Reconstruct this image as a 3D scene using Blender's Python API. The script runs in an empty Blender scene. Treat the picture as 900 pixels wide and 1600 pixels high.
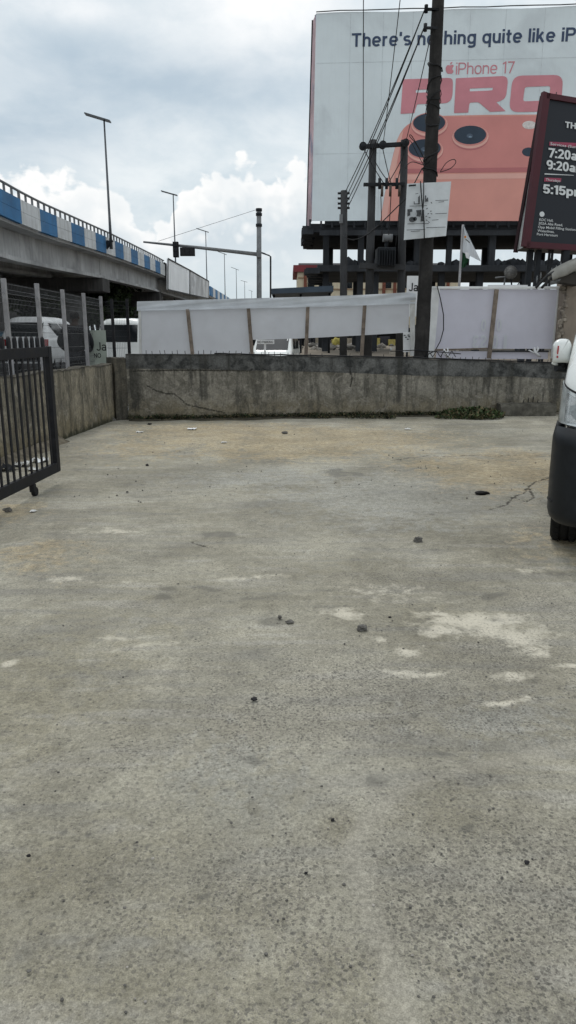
import bpy, bmesh, math, random
import numpy as np
from mathutils import Vector, Matrix, noise as mnoise
random.seed(7)
R = math.radians
scn = bpy.context.scene
COL = scn.collection
# ------------------------------------------------------------------ camera
F, CX, CY, H = 1109.0, 450.0, 800.0, 1.55
TH = R(13.74)
cT, sT = math.cos(TH), math.sin(TH)
def ray(px, py):
    xc, yc = (px-CX)/F, (CY-py)/F
    return Vector((xc, cT+yc*sT, -sT+yc*cT))
EYE = Vector((0, 0, H))
def P(px, py, Y):
    d = ray(px, py); return EYE + d*(Y/d.y)
def PX(px, py, X):
    d = ray(px, py); return EYE + d*(X/d.x)
def G(px, py, z=0.0):
    d = ray(px, py); return EYE + d*((z-H)/d.z)
cam = bpy.data.cameras.new('camera'); co = bpy.data.objects.new('camera', cam); COL.objects.link(co)
co.location = EYE; co.rotation_euler = (R(90)-TH, 0, 0)
cam.sensor_fit = 'VERTICAL'; cam.sensor_height = 36; cam.lens = 36*F/1600
cam.clip_start = 0.05; cam.clip_end = 5000
scn.camera = co

# ------------------------------------------------------------------ materials
def nt_new(name):
    m = bpy.data.materials.new(name); m.use_nodes = True
    nt = m.node_tree; b = nt.nodes['Principled BSDF']
    return m, nt, b
class N:
    def __init__(s, nt): s.nt = nt
    def n(s, t, **kw):
        x = s.nt.nodes.new(t)
        for k, v in kw.items(): setattr(x, k, v)
        return x
    def l(s, a, b): s.nt.links.new(a, b)
    def put(s, sock, v):
        if hasattr(v, 'links') or isinstance(v, bpy.types.NodeSocket): s.l(v, sock)
        else: sock.default_value = v
    def math(s, op, a, b=None, c=None, clamp=False):
        x = s.n('ShaderNodeMath', operation=op, use_clamp=clamp)
        s.put(x.inputs[0], a)
        if b is not None: s.put(x.inputs[1], b)
        if c is not None: s.put(x.inputs[2], c)
        return x.outputs[0]
    def noise(s, vec, scale, detail=5, rough=.55, dist=0):
        x = s.n('ShaderNodeTexNoise'); x.inputs['Scale'].default_value = scale
        x.inputs['Detail'].default_value = detail; x.inputs['Roughness'].default_value = rough
        x.inputs['Distortion'].default_value = dist
        if vec is not None: s.l(vec, x.inputs['Vector'])
        return x.outputs['Fac']
    def map(s, vec, sc=(1, 1, 1), loc=(0, 0, 0), rot=(0, 0, 0)):
        x = s.n('ShaderNodeMapping'); x.inputs['Scale'].default_value = sc; x.inputs['Location'].default_value = loc
        x.inputs['Rotation'].default_value = rot
        s.l(vec, x.inputs['Vector']); return x.outputs[0]
    def step(s, v, a, b):
        x = s.n('ShaderNodeMapRange', interpolation_type='SMOOTHSTEP'); x.clamp = True
        s.put(x.inputs[0], v); s.put(x.inputs[1], a); s.put(x.inputs[2], b)
        return x.outputs[0]
    def mr(s, v, a, b, c, d):
        x = s.n('ShaderNodeMapRange'); x.clamp = True
        s.put(x.inputs[0], v)
        for i, q in enumerate((a, b, c, d)): s.put(x.inputs[i+1], q)
        return x.outputs[0]
    def mix(s, f, a, b, bt='MIX'):
        x = s.n('ShaderNodeMix', data_type='RGBA', blend_type=bt)
        s.put(x.inputs[0], f)
        s.put(x.inputs[6], a if not isinstance(a, tuple) else (*a[:3], 1))
        s.put(x.inputs[7], b if not isinstance(b, tuple) else (*b[:3], 1))
        return x.outputs[2]
    def gray(s, v):
        x = s.n('ShaderNodeCombineColor')
        for i in range(3): s.put(x.inputs[i], v)
        return x.outputs[0]
    def attr(s, name):
        x = s.n('ShaderNodeAttribute', attribute_name=name); return x.outputs['Fac']
    def bump(s, b, h, strength=.3, dist=.01):
        x = s.n('ShaderNodeBump'); x.inputs['Strength'].default_value = strength; x.inputs['Distance'].default_value = dist
        s.l(h, x.inputs['Height']); s.l(x.outputs[0], b.inputs['Normal'])
def objco(g): return g.n('ShaderNodeTexCoord').outputs['Object']

def mat(name, col, rough=.75, metal=0, var=.18, vs=5, bump=0, bs=40, dirt=0, dcol=(.05, .05, .045), ds=2.5, streak=0, scol=None, trans=0, spec=None, coat=0):
    m, nt, b = nt_new(name); g = N(nt); v = objco(g)
    n1 = g.noise(v, vs, 6)
    c = g.mix(1.0, tuple(col), g.gray(g.mr(n1, .36, .64, 1-var, 1+var)), 'MULTIPLY')
    if dirt:
        n2 = g.noise(v, ds, 7, .62, .4)
        c = g.mix(g.math('MULTIPLY', g.step(n2, .48, .66), dirt), c, tuple(dcol))
    if streak:
        n3 = g.noise(g.map(v, (7, 7, .55)), 1.0, 5, .6)
        c = g.mix(g.math('MULTIPLY', g.step(n3, .47, .66), streak), c, tuple(scol or dcol))
    g.l(c, b.inputs['Base Color'])
    b.inputs['Metallic'].default_value = metal
    g.l(g.mr(n1, .3, .7, max(.03, rough-.08), min(1, rough+.08)), b.inputs['Roughness'])
    if spec is None and rough >= .55: spec = .22
    if spec is not None: b.inputs['Specular IOR Level'].default_value = spec
    if coat: b.inputs['Coat Weight'].default_value = coat
    if bump: g.bump(b, g.noise(v, bs, 6, .6), bump, .02)
    if trans:
        t = g.n('ShaderNodeBsdfTranslucent'); g.l(c, t.inputs[0])
        mx = g.n('ShaderNodeMixShader'); mx.inputs[0].default_value = trans
        g.l(b.outputs[0], mx.inputs[1]); g.l(t.outputs[0], mx.inputs[2])
        g.l(mx.outputs[0], nt.nodes['Material Output'].inputs[0])
    return m

# ------------------------------------------------------------------ mesh builder
def wm(o):
    return (wm(o.parent) @ o.matrix_basis) if o.parent else o.matrix_basis.copy()
class MB:
    def __init__(s): s.v = []; s.f = []; s.sm = []; s.mi = []
    def add(s, vs, fs, smooth=False, mi=0):
        k = len(s.v); s.v += [Vector(q) for q in vs]
        for f in fs: s.f.append([i+k for i in f]); s.sm.append(smooth); s.mi.append(mi)
        return s
    def box(s, c, sz, rot=None, mi=0):
        c = Vector(c); h = Vector(sz)/2; m = rot or Matrix.Identity(3)
        vs = [c + m @ Vector((x*h.x, y*h.y, z*h.z)) for x in (-1, 1) for y in (-1, 1) for z in (-1, 1)]
        return s.add(vs, [(0, 1, 3, 2), (4, 6, 7, 5), (0, 4, 5, 1), (2, 3, 7, 6), (0, 2, 6, 4), (1, 5, 7, 3)], mi=mi)
    def bar(s, p0, p1, w, h, side=(1, 0, 0), mi=0):
        p0, p1 = Vector(p0), Vector(p1); a = (p1-p0).normalized(); side = Vector(side)
        u = (side - a*side.dot(a)).normalized(); w2 = a.cross(u)
        vs = [p + u*x*w/2 + w2*y*h/2 for p in (p0, p1) for x, y in ((-1, -1), (1, -1), (1, 1), (-1, 1))]
        return s.add(vs, [(3, 2, 1, 0), (4, 5, 6, 7), (0, 1, 5, 4), (1, 2, 6, 5), (2, 3, 7, 6), (3, 0, 4, 7)], mi=mi)
    def tube(s, pts, r, n=8, smooth=True, mi=0, cap=True):
        pts = [Vector(p) for p in pts]; m = len(pts)
        rs = r if isinstance(r, (list, tuple)) else [r]*m
        vs = []; fs = []
        ref = None
        for i, p in enumerate(pts):
            a = (pts[min(i+1, m-1)] - pts[max(i-1, 0)]).normalized()
            if ref is None: ref = Vector((0, 0, 1)) if abs(a.z) < .9 else Vector((1, 0, 0))
            u = (ref - a*ref.dot(a))
            if u.length < 1e-4: u = a.orthogonal()
            u.normalize(); ref = u; w = a.cross(u)
            for k in range(n):
                t = 2*math.pi*k/n; vs.append(p + (u*math.cos(t) + w*math.sin(t))*rs[i])
        for i in range(m-1):
            for k in range(n):
                fs.append((i*n+k, i*n+(k+1) % n, (i+1)*n+(k+1) % n, (i+1)*n+k))
        s.add(vs, fs, smooth, mi)
        if cap:
            k0 = len(s.v)-m*n
            s.f.append([k0+k for k in reversed(range(n))]); s.f.append([k0+(m-1)*n+k for k in range(n)])
            s.sm += [False, False]; s.mi += [mi, mi]
        return s
    def prism(s, loop, vec, mi=0):
        n = len(loop); a = [Vector(p) for p in loop]; b = [p+Vector(vec) for p in a]
        return s.add(a+b, [list(range(n))[::-1], [n+i for i in range(n)]] + [(i, (i+1) % n, n+(i+1) % n, n+i) for i in range(n)], mi=mi)
    def grid(s, rows, smooth=True, mi=0, flip=False):
        nr, nc = len(rows), len(rows[0]); vs = [p for r in rows for p in r]
        fs = []
        for i in range(nr-1):
            for j in range(nc-1):
                q = (i*nc+j, i*nc+j+1, (i+1)*nc+j+1, (i+1)*nc+j)
                fs.append(q[::-1] if flip else q)
        return s.add(vs, fs, smooth, mi)
    def ball(s, c, r, sub=2, jit=0, mi=0, seed=0, smooth=True):
        bm = bmesh.new(); bmesh.ops.create_icosphere(bm, subdivisions=sub, radius=1)
        c = Vector(c); r = Vector(r) if not isinstance(r, (int, float)) else Vector((r, r, r))
        vs = []
        for v in bm.verts:
            k = 1 + jit*mnoise.noise(v.co*1.7 + Vector((seed*3.1, seed*1.7, 0)))
            vs.append(c + Vector((v.co.x*r.x, v.co.y*r.y, v.co.z*r.z))*k)
        fs = [[v.index for v in f.verts] for f in bm.faces]; bm.free()
        return s.add(vs, fs, smooth, mi)
    def build(s, name, mats, parent=None, bevel=0, world=True, keep=False):
        me = bpy.data.meshes.new(name); o = bpy.data.objects.new(name, me); COL.objects.link(o)
        vs = s.v
        if parent is not None:
            o.parent = parent
            if world:
                inv = wm(parent).inverted(); vs = [inv @ p for p in vs]
        elif not keep:
            lo = Vector([min(p[i] for p in vs) for i in range(3)]); hi = Vector([max(p[i] for p in vs) for i in range(3)])
            org = Vector(((lo.x+hi.x)/2, (lo.y+hi.y)/2, lo.z)); vs = [p-org for p in vs]; o.location = org
        me.from_pydata([tuple(p) for p in vs], [], s.f)
        me.polygons.foreach_set('use_smooth', s.sm); me.polygons.foreach_set('material_index', s.mi)
        for m in (mats if isinstance(mats, (list, tuple)) else [mats]): me.materials.append(m)
        me.update()
        if bevel:
            b = o.modifiers.new('bevel', 'BEVEL'); b.width = bevel; b.segments = 2; b.limit_method = 'ANGLE'; b.angle_limit = R(40)
        return o
def tag(o, label=None, cat=None, group=None, kind=None):
    if label: o['label'] = label
    if cat: o['category'] = cat
    if group: o['group'] = group
    if kind: o['kind'] = kind
    return o
def thing(name, label, cat, loc=(0, 0, 0), rz=0, group=None, kind=None):
    o = bpy.data.objects.new(name, None); o.empty_display_size = .2; COL.objects.link(o)
    o.location = Vector(loc); o.rotation_euler = (0, 0, rz)
    return tag(o, label, cat, group, kind)
def dup(o, parent=None):
    c = o.copy(); COL.objects.link(c)
    if parent is not None: c.parent = parent
    for ch in list(o.children): dup(ch, c)
    return c
class FR:                                    # a flat frame in the world, u right, v up, n towards the viewer
    def __init__(s, O, u, v):
        s.O = Vector(O); s.u = Vector(u).normalized(); v = Vector(v); s.v = (v - s.u*v.dot(s.u)).normalized(); s.n = s.u.cross(s.v)
    def pt(s, a, b, d=0): return s.O + s.u*a + s.v*b + s.n*d
    def hit(s, px, py):
        d = ray(px, py); t = (s.O-EYE).dot(s.n)/d.dot(s.n); q = EYE + d*t - s.O
        return q.dot(s.u), q.dot(s.v)
    def M(s, a, b, d):
        m = Matrix((s.u, s.v, s.n)).transposed().to_4x4(); m.translation = s.pt(a, b, d); return m
def curve_mesh(cu, name):
    t = bpy.data.objects.new('tmp', cu); COL.objects.link(t)
    dg = bpy.context.evaluated_depsgraph_get()
    me = bpy.data.meshes.new_from_object(t.evaluated_get(dg)); bpy.data.objects.remove(t); me.name = name
    return me
def put_mesh(me, name, m, parent, M):
    o = bpy.data.objects.new(name, me); COL.objects.link(o)
    me.materials.clear(); me.materials.append(m)
    if parent is not None:
        o.parent = parent; o.matrix_basis = wm(parent).inverted() @ M
    else: o.matrix_basis = M
    return o
_cap = []
def text_mesh(string, bold=0, space=1):
    cu = bpy.data.curves.new('t', 'FONT'); cu.body = string; cu.size = 1; cu.offset = bold; cu.space_character = space
    cu.extrude = .0; cu.resolution_u = 3
    return curve_mesh(cu, 'lettering')
def text(fr, string, ab, cap, m, parent, width=None, bold=.0, d=.004, name='lettering', space=1, mirror=False, shear=0):
    if not _cap:
        q = text_mesh('H'); ys = [v.co.y for v in q.vertices]; _cap.append(max(ys)-min(ys))
    me = text_mesh(string, bold, space); k = cap/_cap[0]
    xs = [v.co.x for v in me.vertices]; x0, x1 = min(xs), max(xs)
    kx = width/(x1-x0) if width else k
    for v in me.vertices:
        x = (v.co.x-x0)*kx; y = v.co.y*k
        if mirror: x = (x1-x0)*kx - x
        v.co = (x+shear*y, y, 0)
    return put_mesh(me, name, m, parent, fr.M(ab[0], ab[1], d))
# a plain grotesque drawn from strokes (cap height 1): glyph -> (strokes, advance width)
def glyphs(t):
    X, h = .735, t/2; D = {}
    def arc(cx, cy, rx, ry, a0, a1, n=14, e=2.35):
        o = []
        for i in range(n+1):
            a = R(a0+(a1-a0)*i/n); c_, s_ = math.cos(a), math.sin(a)
            o.append((cx+rx*math.copysign(abs(c_)**(2/e), c_), cy+ry*math.copysign(abs(s_)**(2/e), s_)))
        return o
    wo = .62; wn = .56
    bowl = lambda x0, w_, cy, ry: (arc(x0+w_/2, cy, w_/2-h, ry-h, 0, 360, 26)[:-1], True)
    arch = lambda x0, w_: (arc(x0+w_/2, X*.56, w_/2-h, X-h-X*.56, 180, 0)+[(x0+w_-h, 0)], False)
    L = lambda *p: (list(p), False)
    dot = lambda x, y_: L((x, y_-h), (x, y_+h))
    D['o'] = ([bowl(0, wo, X/2, X/2+.015)], wo)
    D['h'] = ([L((h, 0), (h, 1)), arch(0, wn)], wn)
    D['n'] = ([L((h, 0), (h, X)), arch(0, wn)], wn)
    D['m'] = ([L((h, 0), (h, X)), arch(0, .49), arch(.49-t, .49)], .98-t)
    D['r'] = ([L((h, 0), (h, X)), (arc(wn*.5, X*.52, wn*.5-h, X-h-X*.52, 180, 78, 8), False)], .37)
    D['u'] = ([L((wn-h, 0), (wn-h, X)), ([(h, X)]+arc(wn/2, X*.44, wn/2-h, X*.44-h, 180, 360), False)], wn)
    D['i'] = ([L((h, 0), (h, X)), L((h, 1.01-t*.95), (h, 1.01))], t); D['l'] = ([L((h, 0), (h, 1))], t)
    D['t'] = ([([(.16, .95)]+arc(.3, .2, .14, .2-h, 180, 275, 8), False), L((0, X-h), (.36, X-h))], .37)
    D['e'] = ([(arc(wo/2, X/2, wo/2-h, X/2-h+.015, 0, 318, 22), False), L((h, X/2-.01), (wo-h*.9, X/2-.01))], wo)
    def S(w_, H_, a0=35, a1=-145):
        ry = (H_-t)/4; return (arc(w_/2, H_-h-ry, w_/2-h, ry, a0, 270, 14, 2.1)+arc(w_/2, h+ry, w_/2-h, ry, 90, a1, 14, 2.1)[1:], False)
    D['s'] = ([S(.54, X+.01)], .54); D['S'] = ([S(.64, 1.02)], .64)
    D['g'] = ([bowl(0, .6, X/2, X/2), ([(.6-h, X)]+[(.6-h, -.02)]+arc(.3, -.06, .3-h, .22-h, 0, -150, 10), False)], .6)
    D['q'] = ([bowl(0, .6, X/2, X/2), L((.6-h, X), (.6-h, -.27))], .6); D['p'] = ([bowl(0, .6, X/2, X/2), L((h, X), (h, -.27))], .6)
    D['k'] = ([L((h, 0), (h, 1)), L((t*.7, .27), (.52-h, X)), L((.26, .40), (.57-h, 0))], .57)
    D['a'] = ([(arc(.28, .22, .28-h, .22-h, 0, 360, 22)[:-1], True), (arc(.29, X*.66, .27-h, X*.34-h, 160, 0, 10)+[(.56-h, 0)], False)], .58)
    D['P'] = ([L((h, 0), (h, 1)), ([(h, 1-h), (.38, 1-h)]+arc(.38, .7, .3-h, .3-h, 90, -90, 10)+[(h, .4+h)], False)], .68)
    D['T'] = ([L((.33, 0), (.33, 1-h)), L((0, 1-h), (.66, 1-h))], .66); D['H'] = ([L((h, 0), (h, 1)), L((.7-h, 0), (.7-h, 1)), L((h, .5), (.7-h, .5))], .7)
    D['E'] = ([L((h, 0), (h, 1)), L((h, 1-h), (.58, 1-h)), L((h, .52), (.54, .52)), L((h, h), (.58, h))], .6)
    D['J'] = ([([(.5-h, 1)]+arc(.25, .25, .25-h, .25-h, 0, -170, 12), False)], .5); D['O'] = ([bowl(0, .78, .5, .515)], .78)
    D['N'] = ([L((h, 0), (h, 1)), L((.7-h, 0), (.7-h, 1)), L((h, 1-h*.6), (.7-h, h*.6))], .7)
    D["'"] = ([L((h, 1), (h*.8, .70))], t*1.0); D[' '] = ([], .24); D['.'] = ([dot(h, h)], t); D[':'] = ([dot(h, h), dot(h, X-h)], t)
    D['0'] = ([bowl(0, .6, .5, .515)], .6); D['1'] = ([L((.27, 0), (.27, 1)), L((.27, 1-h*.9), (.03, .80))], .36)
    D['2'] = ([(arc(.3, .70, .3-h, .31-h, 165, -30, 14)+[(h*1.2, h), (.6, h)], False)], .6)
    D['5'] = ([([(.56, 1-h), (.13+h*.3, 1-h), (.09+h*.3, .53)]+arc(.3, .33, .3-h, .335-h, 135, -160, 16, 2.1), False)], .6)
    D['7'] = ([L((0, 1-h), (.57-h*.6, 1-h), (.2, 0))], .58)
    D['9'] = ([bowl(0, .6, .675, .34), ([(.6-h, .66), (.6-h, .4)]+arc(.3, .36, .3-h, .37-h, 0, -120, 10), False)], .6)
    return D
def stext(fr, string, ab, cap, m, parent, t=.17, width=None, d=.004, name='lettering', gap=.095, shear=0, visible=None):
    D = glyphs(t); mb = MB(); x = 0; vis_end = None
    for ci, ch_ in enumerate(string):
        st_, adv = D[ch_]
        for si, (pl, closed) in enumerate(st_):
            n_ = len(pl); z = d*(1+.04*si); Lf_, Rt = [], []
            for i in range(n_):
                p = Vector(pl[i]); a = Vector(pl[i-1]) if (i or closed) else None; c_ = Vector(pl[(i+1) % n_]) if (i < n_-1 or closed) else None
                d1 = (p-a).normalized() if a is not None and (p-a).length > 1e-6 else None; d2 = (c_-p).normalized() if c_ is not None and (c_-p).length > 1e-6 else None
                d1 = d1 or d2; d2 = d2 or d1
                n1, n2 = Vector((-d1.y, d1.x)), Vector((-d2.y, d2.x)); mm = n1+n2
                mm = mm.normalized() if mm.length > .1 else n1; k_ = t/2/max(.55, mm.dot(n1))
                Lf_.append(p+mm*k_); Rt.append(p-mm*k_)
            vs_ = [Vector((x+q.x+shear*q.y, q.y, z)) for q in Lf_]+[Vector((x+q.x+shear*q.y, q.y, z)) for q in Rt]
            fs_ = [(n_+i, n_+(i+1) % n_, (i+1) % n_, i) for i in range(n_ if closed else n_-1)]
            mb.add(vs_, fs_)
        x += adv+gap
        if visible and ci == len(visible)-1: vis_end = x-gap
    x -= gap
    k = cap if not width else width/(vis_end or x)
    M = fr.M(ab[0], ab[1], 0); vs = mb.v
    mb.v = [M @ Vector((q.x*k, q.y*cap, q.z)) for q in vs]
    return mb.build(name, m, parent)
def shape(fr, loops, m, parent, name, d=.004, px=True):
    cu = bpy.data.curves.new('s', 'CURVE'); cu.dimensions = '2D'; cu.fill_mode = 'BOTH'
    for lp in loops:
        pts = [fr.hit(*q) for q in lp] if px else lp
        sp = cu.splines.new('POLY'); sp.points.add(len(pts)-1); sp.use_cyclic_u = True
        for p, q in zip(sp.points, pts): p.co = (q[0], q[1], 0, 1)
    return put_mesh(curve_mesh(cu, name), name, m, parent, fr.M(0, 0, d))
def rr(x0, y0, x1, y1, r, n=5):              # rounded rectangle loop
    o = []
    for cx, cy, a in ((x1-r, y1-r, 0), (x0+r, y1-r, 90), (x0+r, y0+r, 180), (x1-r, y0+r, 270)):
        for i in range(n+1):
            t = R(a+90*i/n); o.append((cx+r*math.cos(t), cy+r*math.sin(t)))
    return o
def rpoly(pts, r, n=4):                      # polygon with rounded corners
    out = []; m = len(pts)
    for i in range(m):
        a, b, c = Vector(pts[i-1]), Vector(pts[i]), Vector(pts[(i+1) % m])
        rr_ = r[i] if isinstance(r, (list, tuple)) else r
        if rr_ <= 0: out.append(tuple(b)); continue
        p = b+(a-b).normalized()*min(rr_, (a-b).length/2); q = b+(c-b).normalized()*min(rr_, (c-b).length/2)
        for k in range(n+1):
            t = k/n; out.append(tuple(p*(1-t)**2+b*2*t*(1-t)+q*t*t))
    return out
def ell(cx, cy, rx, ry, n=28, rot=0):
    o = []
    for i in range(n):
        t = 2*math.pi*i/n; x, y = rx*math.cos(t), ry*math.sin(t)
        o.append((cx+x*math.cos(rot)-y*math.sin(rot), cy+x*math.sin(rot)+y*math.cos(rot)))
    return o
def hexmat(r, g, b):                          # sRGB bytes to linear
    f = lambda c: (c/255/12.92 if c/255 <= .04045 else ((c/255+.055)/1.055)**2.4)
    return (f(r), f(g), f(b))
def smooth(pts, k=5):
    p = [Vector(q) for q in pts]; p = [p[0]*2-p[1]]+p+[p[-1]*2-p[-2]]; o = []
    for i in range(1, len(p)-2):
        for j in range(k):
            t = j/k; a, b, c, d = p[i-1:i+3]
            o.append(.5*((2*b)+(c-a)*t+(2*a-5*b+4*c-d)*t*t+(3*b-a-3*c+d)*t**3))
    return o+[p[-2]]
def sag(a, b, drop, n=14):
    a, b = Vector(a), Vector(b)
    return [a.lerp(b, i/n) - Vector((0, 0, drop*4*(i/n)*(1-i/n))) for i in range(n+1)]

M_ = {}
M_['black'] = mat('black_steel', (.014, .015, .018), .6, .0, .3, 12, bump=.1, bs=80, dirt=.35, dcol=(.03, .025, .022), ds=6, spec=.2)
M_['dark'] = mat('dark_steel', (.018, .021, .025), .65, .0, .25, 6, spec=.2)
M_['cable'] = mat('cable_rubber', (.015, .016, .018), .6)
M_['galv'] = mat('galvanised_steel', (.17, .18, .19), .6, .15, .15, 7, dirt=.3, dcol=(.2, .19, .17), ds=4)
M_['pgrey'] = mat('painted_grey_post', (.3, .3, .31), .7, 0, .15, 6, dirt=.3, dcol=(.15, .14, .13))
M_['wire'] = mat('fence_wire', (.13, .135, .14), .55, .3)
M_['lamp_pole'] = mat('lamp_pole_paint', (.09, .1, .11), .5, .4)
M_['white'] = mat('white_paint', (.72, .74, .75), .45, 0, .08, 4)
M_['white_dirty'] = mat('weathered_white', (.62, .63, .62), .6, 0, .12, 5, dirt=.35, dcol=(.33, .32, .29), ds=3, streak=.25)
M_['vanwhite'] = mat('van_white_paint', (.74, .77, .76), .22, 0, .03, 3, coat=.6)
M_['glass'] = mat('dark_glass', (.012, .015, .018), .06, 0, .1, 3, spec=.8)
M_['lens'] = mat('lamp_lens', (.5, .54, .55), .08, .25, .25, 9, coat=1)
M_['lensdark'] = mat('lamp_bowl', (.27, .3, .31), .12, .5, .4, 22)
M_['reflector'] = mat('lamp_reflector', (.62, .65, .66), .18, .75, .25, 14)
M_['chrome'] = mat('chrome', (.7, .72, .73), .12, 1.0, .05)
M_['bumper'] = mat('bumper_plastic', (.010, .012, .015), .45, 0, .2, 14, bump=.08, bs=200, spec=.3)
M_['tyre'] = mat('tyre_rubber', (.014, .014, .014), .85, 0, .3, 20, bump=.3, bs=60)
M_['red'] = mat('red_paint', (.36, .025, .03), .5, 0, .1)
M_['tail'] = mat('tail_lamp_red', (.2, .012, .014), .2, 0, .1, coat=.6)
M_['wood'] = mat('weathered_timber', (.2, .165, .135), .85, 0, .3, 8, bump=.3, bs=50, streak=.5, scol=(.1, .08, .065))
M_['canvas'] = mat('white_canvas', (.64, .68, .72), .8, 0, .07, 2.5, trans=.32)
M_['canvas_panel'] = mat('hoarding_sheet', (.56, .585, .625), .8, 0, .06, 1.3, trans=.36, dirt=.12, dcol=(.4, .4, .39), ds=1.2)
M_['canvas_lilac'] = mat('hoarding_sheet_lilac', (.56, .57, .66), .8, 0, .06, 1.2, trans=.36, dirt=.1, dcol=(.45, .45, .47), ds=1.2)
M_['lilac_print'] = mat('show_through_print', (.66, .69, .72), .8, 0, .06, 1.2, trans=.36)
M_['ink'] = mat('black_ink', (.02, .02, .022), .7)
M_['greyink'] = mat('grey_ink', (.07, .075, .08), .8, 0, .4, 25)
M_['paper'] = mat('plastic_poster_sheet', (.56, .6, .63), .5, 0, .08, 4)
M_['conc'] = mat('flyover_concrete', (.4, .41, .415), .85, 0, .2, .8, bump=.1, bs=8, dirt=.5, dcol=(.2, .205, .21), ds=.5, streak=.35, scol=(.2, .2, .2))
M_['cap_dark'] = mat('shaded_cap_concrete', (.06, .06, .06), .95, 0, .3, .8, dirt=.5, dcol=(.03, .03, .03), ds=.6, streak=.5, scol=(.11, .105, .1))  # pier cap colour darkened to carry the shade under the deck
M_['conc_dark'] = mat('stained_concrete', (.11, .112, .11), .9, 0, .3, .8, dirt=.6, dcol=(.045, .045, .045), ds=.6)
M_['blue'] = mat('parapet_blue_paint', (.048, .165, .34), .7, 0, .18, 1.2, dirt=.25, dcol=(.1, .18, .27), ds=1.1, streak=.3, scol=(.06, .11, .19))
M_['pwhite'] = mat('parapet_white_paint', (.58, .61, .63), .7, 0, .12, 1.2, dirt=.3, dcol=(.3, .31, .3), ds=1.1, streak=.35, scol=(.27, .28, .27))
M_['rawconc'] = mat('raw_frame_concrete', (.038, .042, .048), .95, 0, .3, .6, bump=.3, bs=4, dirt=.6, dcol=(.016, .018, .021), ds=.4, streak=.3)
M_['brownwall'] = mat('brown_render', (.24, .205, .17), .9, 0, .15, 2, bump=.25, bs=20, dirt=.35, dcol=(.13, .11, .09), ds=2, streak=.3, scol=(.15, .125, .1))
M_['stone'] = mat('loose_stone', (.13, .125, .115), .9, 0, .35, 30, bump=.4, bs=60)
M_['stonelight'] = mat('pale_stone', (.34, .32, .29), .9, 0, .3, 12, bump=.4, bs=30)
M_['pole'] = mat('old_pole', (.028, .027, .027), .9, 0, .35, 3, bump=.5, bs=25, dirt=.25, dcol=(.09, .085, .08), ds=2.2, streak=.6, scol=(.014, .014, .014), spec=.15)
M_['pole2'] = mat('grey_pole', (.045, .047, .05), .85, 0, .25, 2, bump=.3, bs=20, streak=.3, scol=(.04, .04, .04))
M_['skin'] = mat('skin', (.03, .018, .013), .6)
M_['cloth_black'] = mat('black_cloth', (.012, .013, .016), .9, 0, .2, 6, bump=.3, bs=18)
M_['cloth_grey'] = mat('grey_cloth', (.09, .08, .075), .9, 0, .2, 6)
M_['hair'] = mat('black_hair', (.008, .007, .007), .8)

# ------------------------------------------------------------------ world and sun
def dirang(px, py):
    d = ray(px, py).normalized(); return math.atan2(d.x, d.y), math.asin(d.z)
SUN_EL, SUN_AZ = R(58), R(-14)
w = bpy.data.worlds.new('World'); w.cycles.sampling_method = 'MANUAL'; w.cycles.sample_map_resolution = 256
scn.cycles.use_adaptive_sampling = True; scn.cycles.adaptive_threshold = .02; scn.cycles.max_bounces = 5; scn.cycles.diffuse_bounces = 3; scn.cycles.glossy_bounces = 2; scn.cycles.transmission_bounces = 2
scn.world = w; w.use_nodes = True
nt = w.node_tree; g = N(nt); bg = nt.nodes['Background']
sky = g.n('ShaderNodeTexSky', sky_type='NISHITA'); sky.sun_disc = False; sky.sun_elevation = SUN_EL; sky.sun_rotation = SUN_AZ
sky.air_density = 1.4; sky.dust_density = 3.0
D = g.n('ShaderNodeTexCoord').outputs['Generated']
sep = g.n('ShaderNodeSeparateXYZ'); g.l(D, sep.inputs[0])
az = g.math('ARCTAN2', sep.outputs[0], sep.outputs[1]); el = g.math('ARCSINE', sep.outputs[2])
cmb = g.n('ShaderNodeCombineXYZ'); g.l(az, cmb.inputs[0]); g.l(el, cmb.inputs[1])
AE = cmb.outputs[0]
def gauss(px, py, sx, sy):
    a, e = dirang(px, py)
    x = g.math('DIVIDE', g.math('SUBTRACT', az, a), sx/1150); y = g.math('DIVIDE', g.math('SUBTRACT', el, e), sy/1150)
    q = g.math('ADD', g.math('MULTIPLY', x, x), g.math('MULTIPLY', y, y))
    return g.math('EXPONENT', g.math('MULTIPLY', q, -1.0))
S = 10.0
def c10(r, gg, b): c = hexmat(r, gg, b); return tuple(x*S for x in c)
n_soft = g.noise(g.map(AE, (1, 2.4, 1)), 5.0, 7, .55, .3)
n_fine = g.noise(g.map(AE, (1, 1.6, 1)), 22.0, 8, .6, .2)
light = g.step(g.math('ADD', n_soft, g.math('MULTIPLY', g.math('SUBTRACT', n_fine, .5), .18)), .36, .66)
base = g.mix(light, c10(208, 221, 229), c10(236, 242, 245))
base = g.mix(.06, base, sky.outputs[0])
# grey under-belly of the high cloud, then the bright break above it
dk = g.math('ADD', g.math('ADD', gauss(330, 128, 260, 48), g.math('MULTIPLY', gauss(40, 205, 130, 42), .9)), g.math('MULTIPLY', gauss(60, 90, 150, 60), .55))
dk = g.math('MULTIPLY', dk, g.mr(n_soft, .3, .7, 1.1, .6), clamp=True)
dk = g.math('MULTIPLY', dk, g.mr(n_fine, .3, .7, 1.1, .9), clamp=True)
base = g.mix(g.math('MULTIPLY', dk, .95), base, c10(180, 197, 211))
br = g.math('ADD', gauss(410, 0, 120, 60), g.math('MULTIPLY', gauss(130, 15, 90, 22), .5))
br = g.math('MULTIPLY', br, g.mr(n_fine, .3, .7, .75, 1.2), clamp=True)
base = g.mix(br, base, c10(253, 254, 255))
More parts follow.
